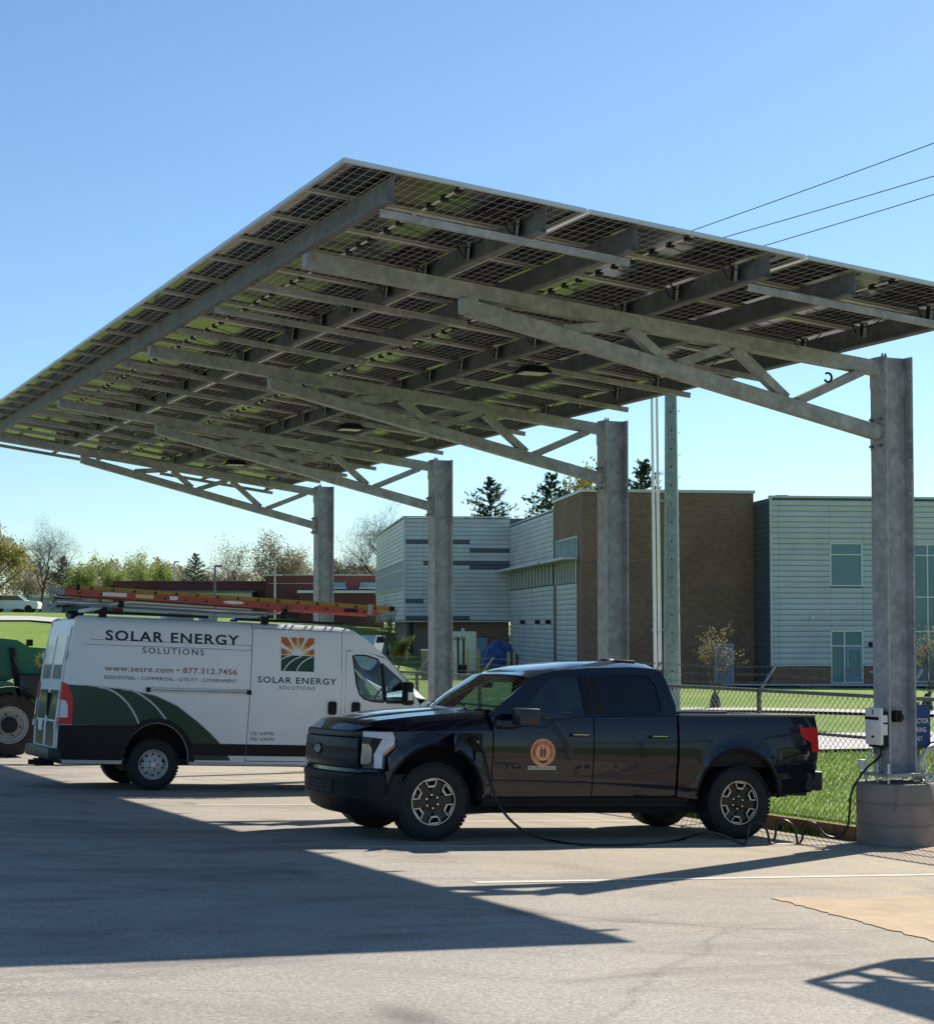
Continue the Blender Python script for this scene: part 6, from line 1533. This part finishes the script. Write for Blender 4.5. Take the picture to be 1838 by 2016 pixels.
def pine_meshes(seed, h):
    r = random.Random(seed); wood = MB().tube([(0, 0, -.3), (0, 0, h * .5), (.05, 0, h)], [.22, .13, .02], 6); nd = MB()
    for i in range(95):
        f = (i + r.random()) / 95; z = h * (.12 + .87 * f); dn = h - z
        L = min(3.6, dn * .62 + .25) * r.uniform(.55, 1.15); a = i * 2.4 + r.uniform(-.5, .5)
        d = Vector((math.cos(a), math.sin(a), .10 + .5 * f * f)); b = Vector((0, 0, z)); e = b + d * L
        mid = (b + e) / 2 - Vector((0, 0, .05 * L)); wood.tube([b, mid, e], [.045, .03, .01], 3, False)
        for j in range(int(16 + 30 * L)):
            t = r.uniform(.18, 1.05); p = (b + (mid - b) * t * 2 if t < .5 else mid + (e - mid) * (t * 2 - 1)) + Vector((r.gauss(0, 1), r.gauss(0, 1), r.gauss(0, .55))) * (.10 + .12 * L * t * .5)
            s = r.uniform(.10, .24); u = (d + Vector((r.uniform(-1, 1), r.uniform(-1, 1), r.uniform(-.2, 1.1)))).normalized(); w_ = u.cross(Vector((r.uniform(-1, 1), r.uniform(-1, 1), 1))).normalized()
            nd.add([p - u * s, p + w_ * s * .4, p + u * s, p - w_ * s * .4], [(0, 1, 2, 3)])
    return mesh_of('trunk', wood, M['barkpine'], 60), mesh_of('crown', nd, M['leaf_pine'])
PROTO['pine'] = pine_meshes(21, 15); PROTO['pine2'] = pine_meshes(22, 15)
HGT = {'bare': 11, 'bare2': 12, 'tan': 11, 'olive': 10, 'green': 10, 'green2': 10, 'pine': 15, 'pine2': 15}
WID = {k: max(abs(v[0]) for v in [tuple(vv.co) for vv in PROTO[k][1].vertices]) * .8 for k in HGT}
rt = random.Random(12)
def tree(px, ytop, half, dp, kind, lb, name='tree', grp=None):
    x, y = plan(px, dp); z = terrain(x, y); h = at(px, ytop, dp).z - z; s = h / HGT[kind]; sw = half * dp / 3400 / WID[kind]
    sw = min(max(sw, s * .75), s * 1.7)
    if 'pine' in kind: sw = s * 1.05
    t = thing(name, lb, 'tree', (x, y, z), (0, 0, rt.random() * 6.28), grp); t.scale = (sw, sw, s)
    link('trunk', PROTO[kind][0], t); link('crown', PROTO[kind][1], t)
NG = 'trees on the skyline'
tree(-12, 1032, 60, 150, 'olive', 'yellow green tree cut off by the left edge of the picture', 'spring_tree', NG)
tree(79, 1020, 62, 165, 'bare', 'tall bare tree with a broad crown at the far left', 'bare_tree', NG)
tree(40, 1120, 50, 170, 'tan', 'low tan budding tree left of the tall bare tree trunk', 'spring_tree', NG)
tree(124, 1095, 22, 215, 'pine', 'small dark conifer just right of the tall bare tree', 'conifer', NG)
tree(158, 1108, 30, 210, 'green', 'pale green tree just right of the small dark conifer', 'spring_tree', NG)
tree(200, 1090, 42, 215, 'green2', 'loose pale green tree above the rear end of the ladder', 'spring_tree', NG)
tree(228, 1118, 30, 200, 'green', 'round bright green tree left of the red brick building roof', 'spring_tree', NG)
tree(268, 1083, 34, 220, 'green2', 'vase shaped grey green tree above the left end of the red building', 'spring_tree', NG)
tree(315, 1105, 42, 225, 'green', 'broad olive green tree behind the long red roof', 'spring_tree', NG)
tree(355, 1118, 25, 230, 'tan', 'low tan tree left of the dark conifer behind the red building', 'spring_tree', NG)
tree(384, 1089, 26, 215, 'pine2', 'dark conifer behind the middle of the long red roof', 'conifer', NG)
tree(422, 1092, 36, 220, 'bare2', 'brown bare tree right of the dark conifer behind the red roof', 'bare_tree', NG)
tree(470, 1050, 52, 225, 'bare2', 'tall brown branching tree left of the farthest column', 'bare_tree', NG)
tree(538, 1046, 58, 230, 'tan', 'tall tan budding tree nearest the farthest column on its left', 'spring_tree', NG)
tree(592, 1075, 40, 235, 'tan', 'tan budding tree touching the farthest column', 'spring_tree', NG)
tree(690, 1075, 34, 215, 'bare', 'bare tree between the farthest column and the office building', 'bare_tree', NG)
tree(728, 1100, 34, 220, 'bare2', 'low bare tree against the left edge of the office building', 'bare_tree', NG)
tree(650, 1100, 36, 240, 'tan', 'tan tree behind the farthest column', 'spring_tree', NG)
tree(768, 985, 70, 190, 'bare', 'bare tree spreading above the roof of the left silver block', 'bare_tree', NG)
tree(965, 940, 44, 175, 'pine', 'dark pine standing alone above the silver roof', 'pine_tree', NG)
tree(1085, 930, 52, 170, 'pine2', 'dark pine left of the brick wing behind the silver roof', 'pine_tree', NG)
tree(1155, 916, 40, 178, 'olive', 'yellowish tree top above the brick wing left of the third column', 'spring_tree', NG)
tree(1268, 905, 44, 172, 'pine', 'dark pine above the brick wing beside the utility pole', 'pine_tree', NG)
# far wood closing the skyline
m = MB(); rw = random.Random(8); wm = MB()
for k in range(46000):
    px = -500 + 1500 * rw.random(); dp = 262 + 40 * rw.random(); x, y = plan(px, dp); z = terrain(x, y)
    top = 8.6 + 3.0 * mnoise.noise(Vector((px * .012, 1.3, 0))) + 1.2 * mnoise.noise(Vector((px * .06, 5, 0))); zz = z + top * rw.random() ** .6
    s = rw.uniform(.14, .42); u = Vector((rw.uniform(-1, 1), rw.uniform(-1, 1), rw.uniform(-1, 1))).normalized(); w_ = u.cross(Vector((rw.uniform(-1, 1), rw.uniform(-1, 1), .3))).normalized(); p = Vector((x, y, zz))
    m.add([p - u * s, p + w_ * s * .5, p + u * s, p - w_ * s * .5], [(0, 1, 2, 3)])
o = stuff(obj('far_wood', m, M['leaf_tan'])); tag(o, 'brownish wood closing the skyline behind the trees', 'wood')
# young trees on the lawn
sap = tree_meshes(31, 3.1, .5, 'leaf_pale', 1500, .026, levels=4, upright=1.5, trunk_r=.15, jit=.012)
def sapling(px, dp, lb, k=1.0):
    x, y = plan(px, dp); t = thing('young_tree', lb, 'young tree', (x, y, terrain(x, y)), (0, 0, rt.random() * 6)); t.scale = (k, k, k)
    link('trunk', sap[0], t); link('crown', sap[1], t); obj('watering_bag', MB().lathe([(.17, 0), (.20, .15), (.13, .50), (.05, .62)], 12), M['trim'], t, 40)
sapling(1406, 60, 'young budding tree on the lawn before the brick wall of the office')
sapling(1822, 58, 'young budding tree at the right edge beside the near column', 1.0)
M['leaf_shrub'] = leaf_mat('dull_olive_leaf', (0.16, 0.165, 0.06), .4)
# shrub by the generator
sh_w, sh_l = tree_meshes(41, 2.6, .5, 'leaf_shrub', 2200, .045, levels=4, upright=1.2, jit=.025)
x, y = plan(783, 88); t = thing('shrub', 'thin olive shrub beside the low pinkish wall', 'shrub', (x, y, terrain(x, y))); t.scale = (1.0, 1.0, .80); link('trunk', sh_w, t); link('crown', sh_l, t)
x, y = plan(757, 106); t = thing('shrub', 'bare brown shrub above the van bonnet left of the building', 'shrub', (x, y, terrain(x, y))); t.scale = (1.3, 1.3, 1.5); link('trunk', sh_w, t); link('crown', PROTO['bare'][1], t).scale = (.2, .2, .25)
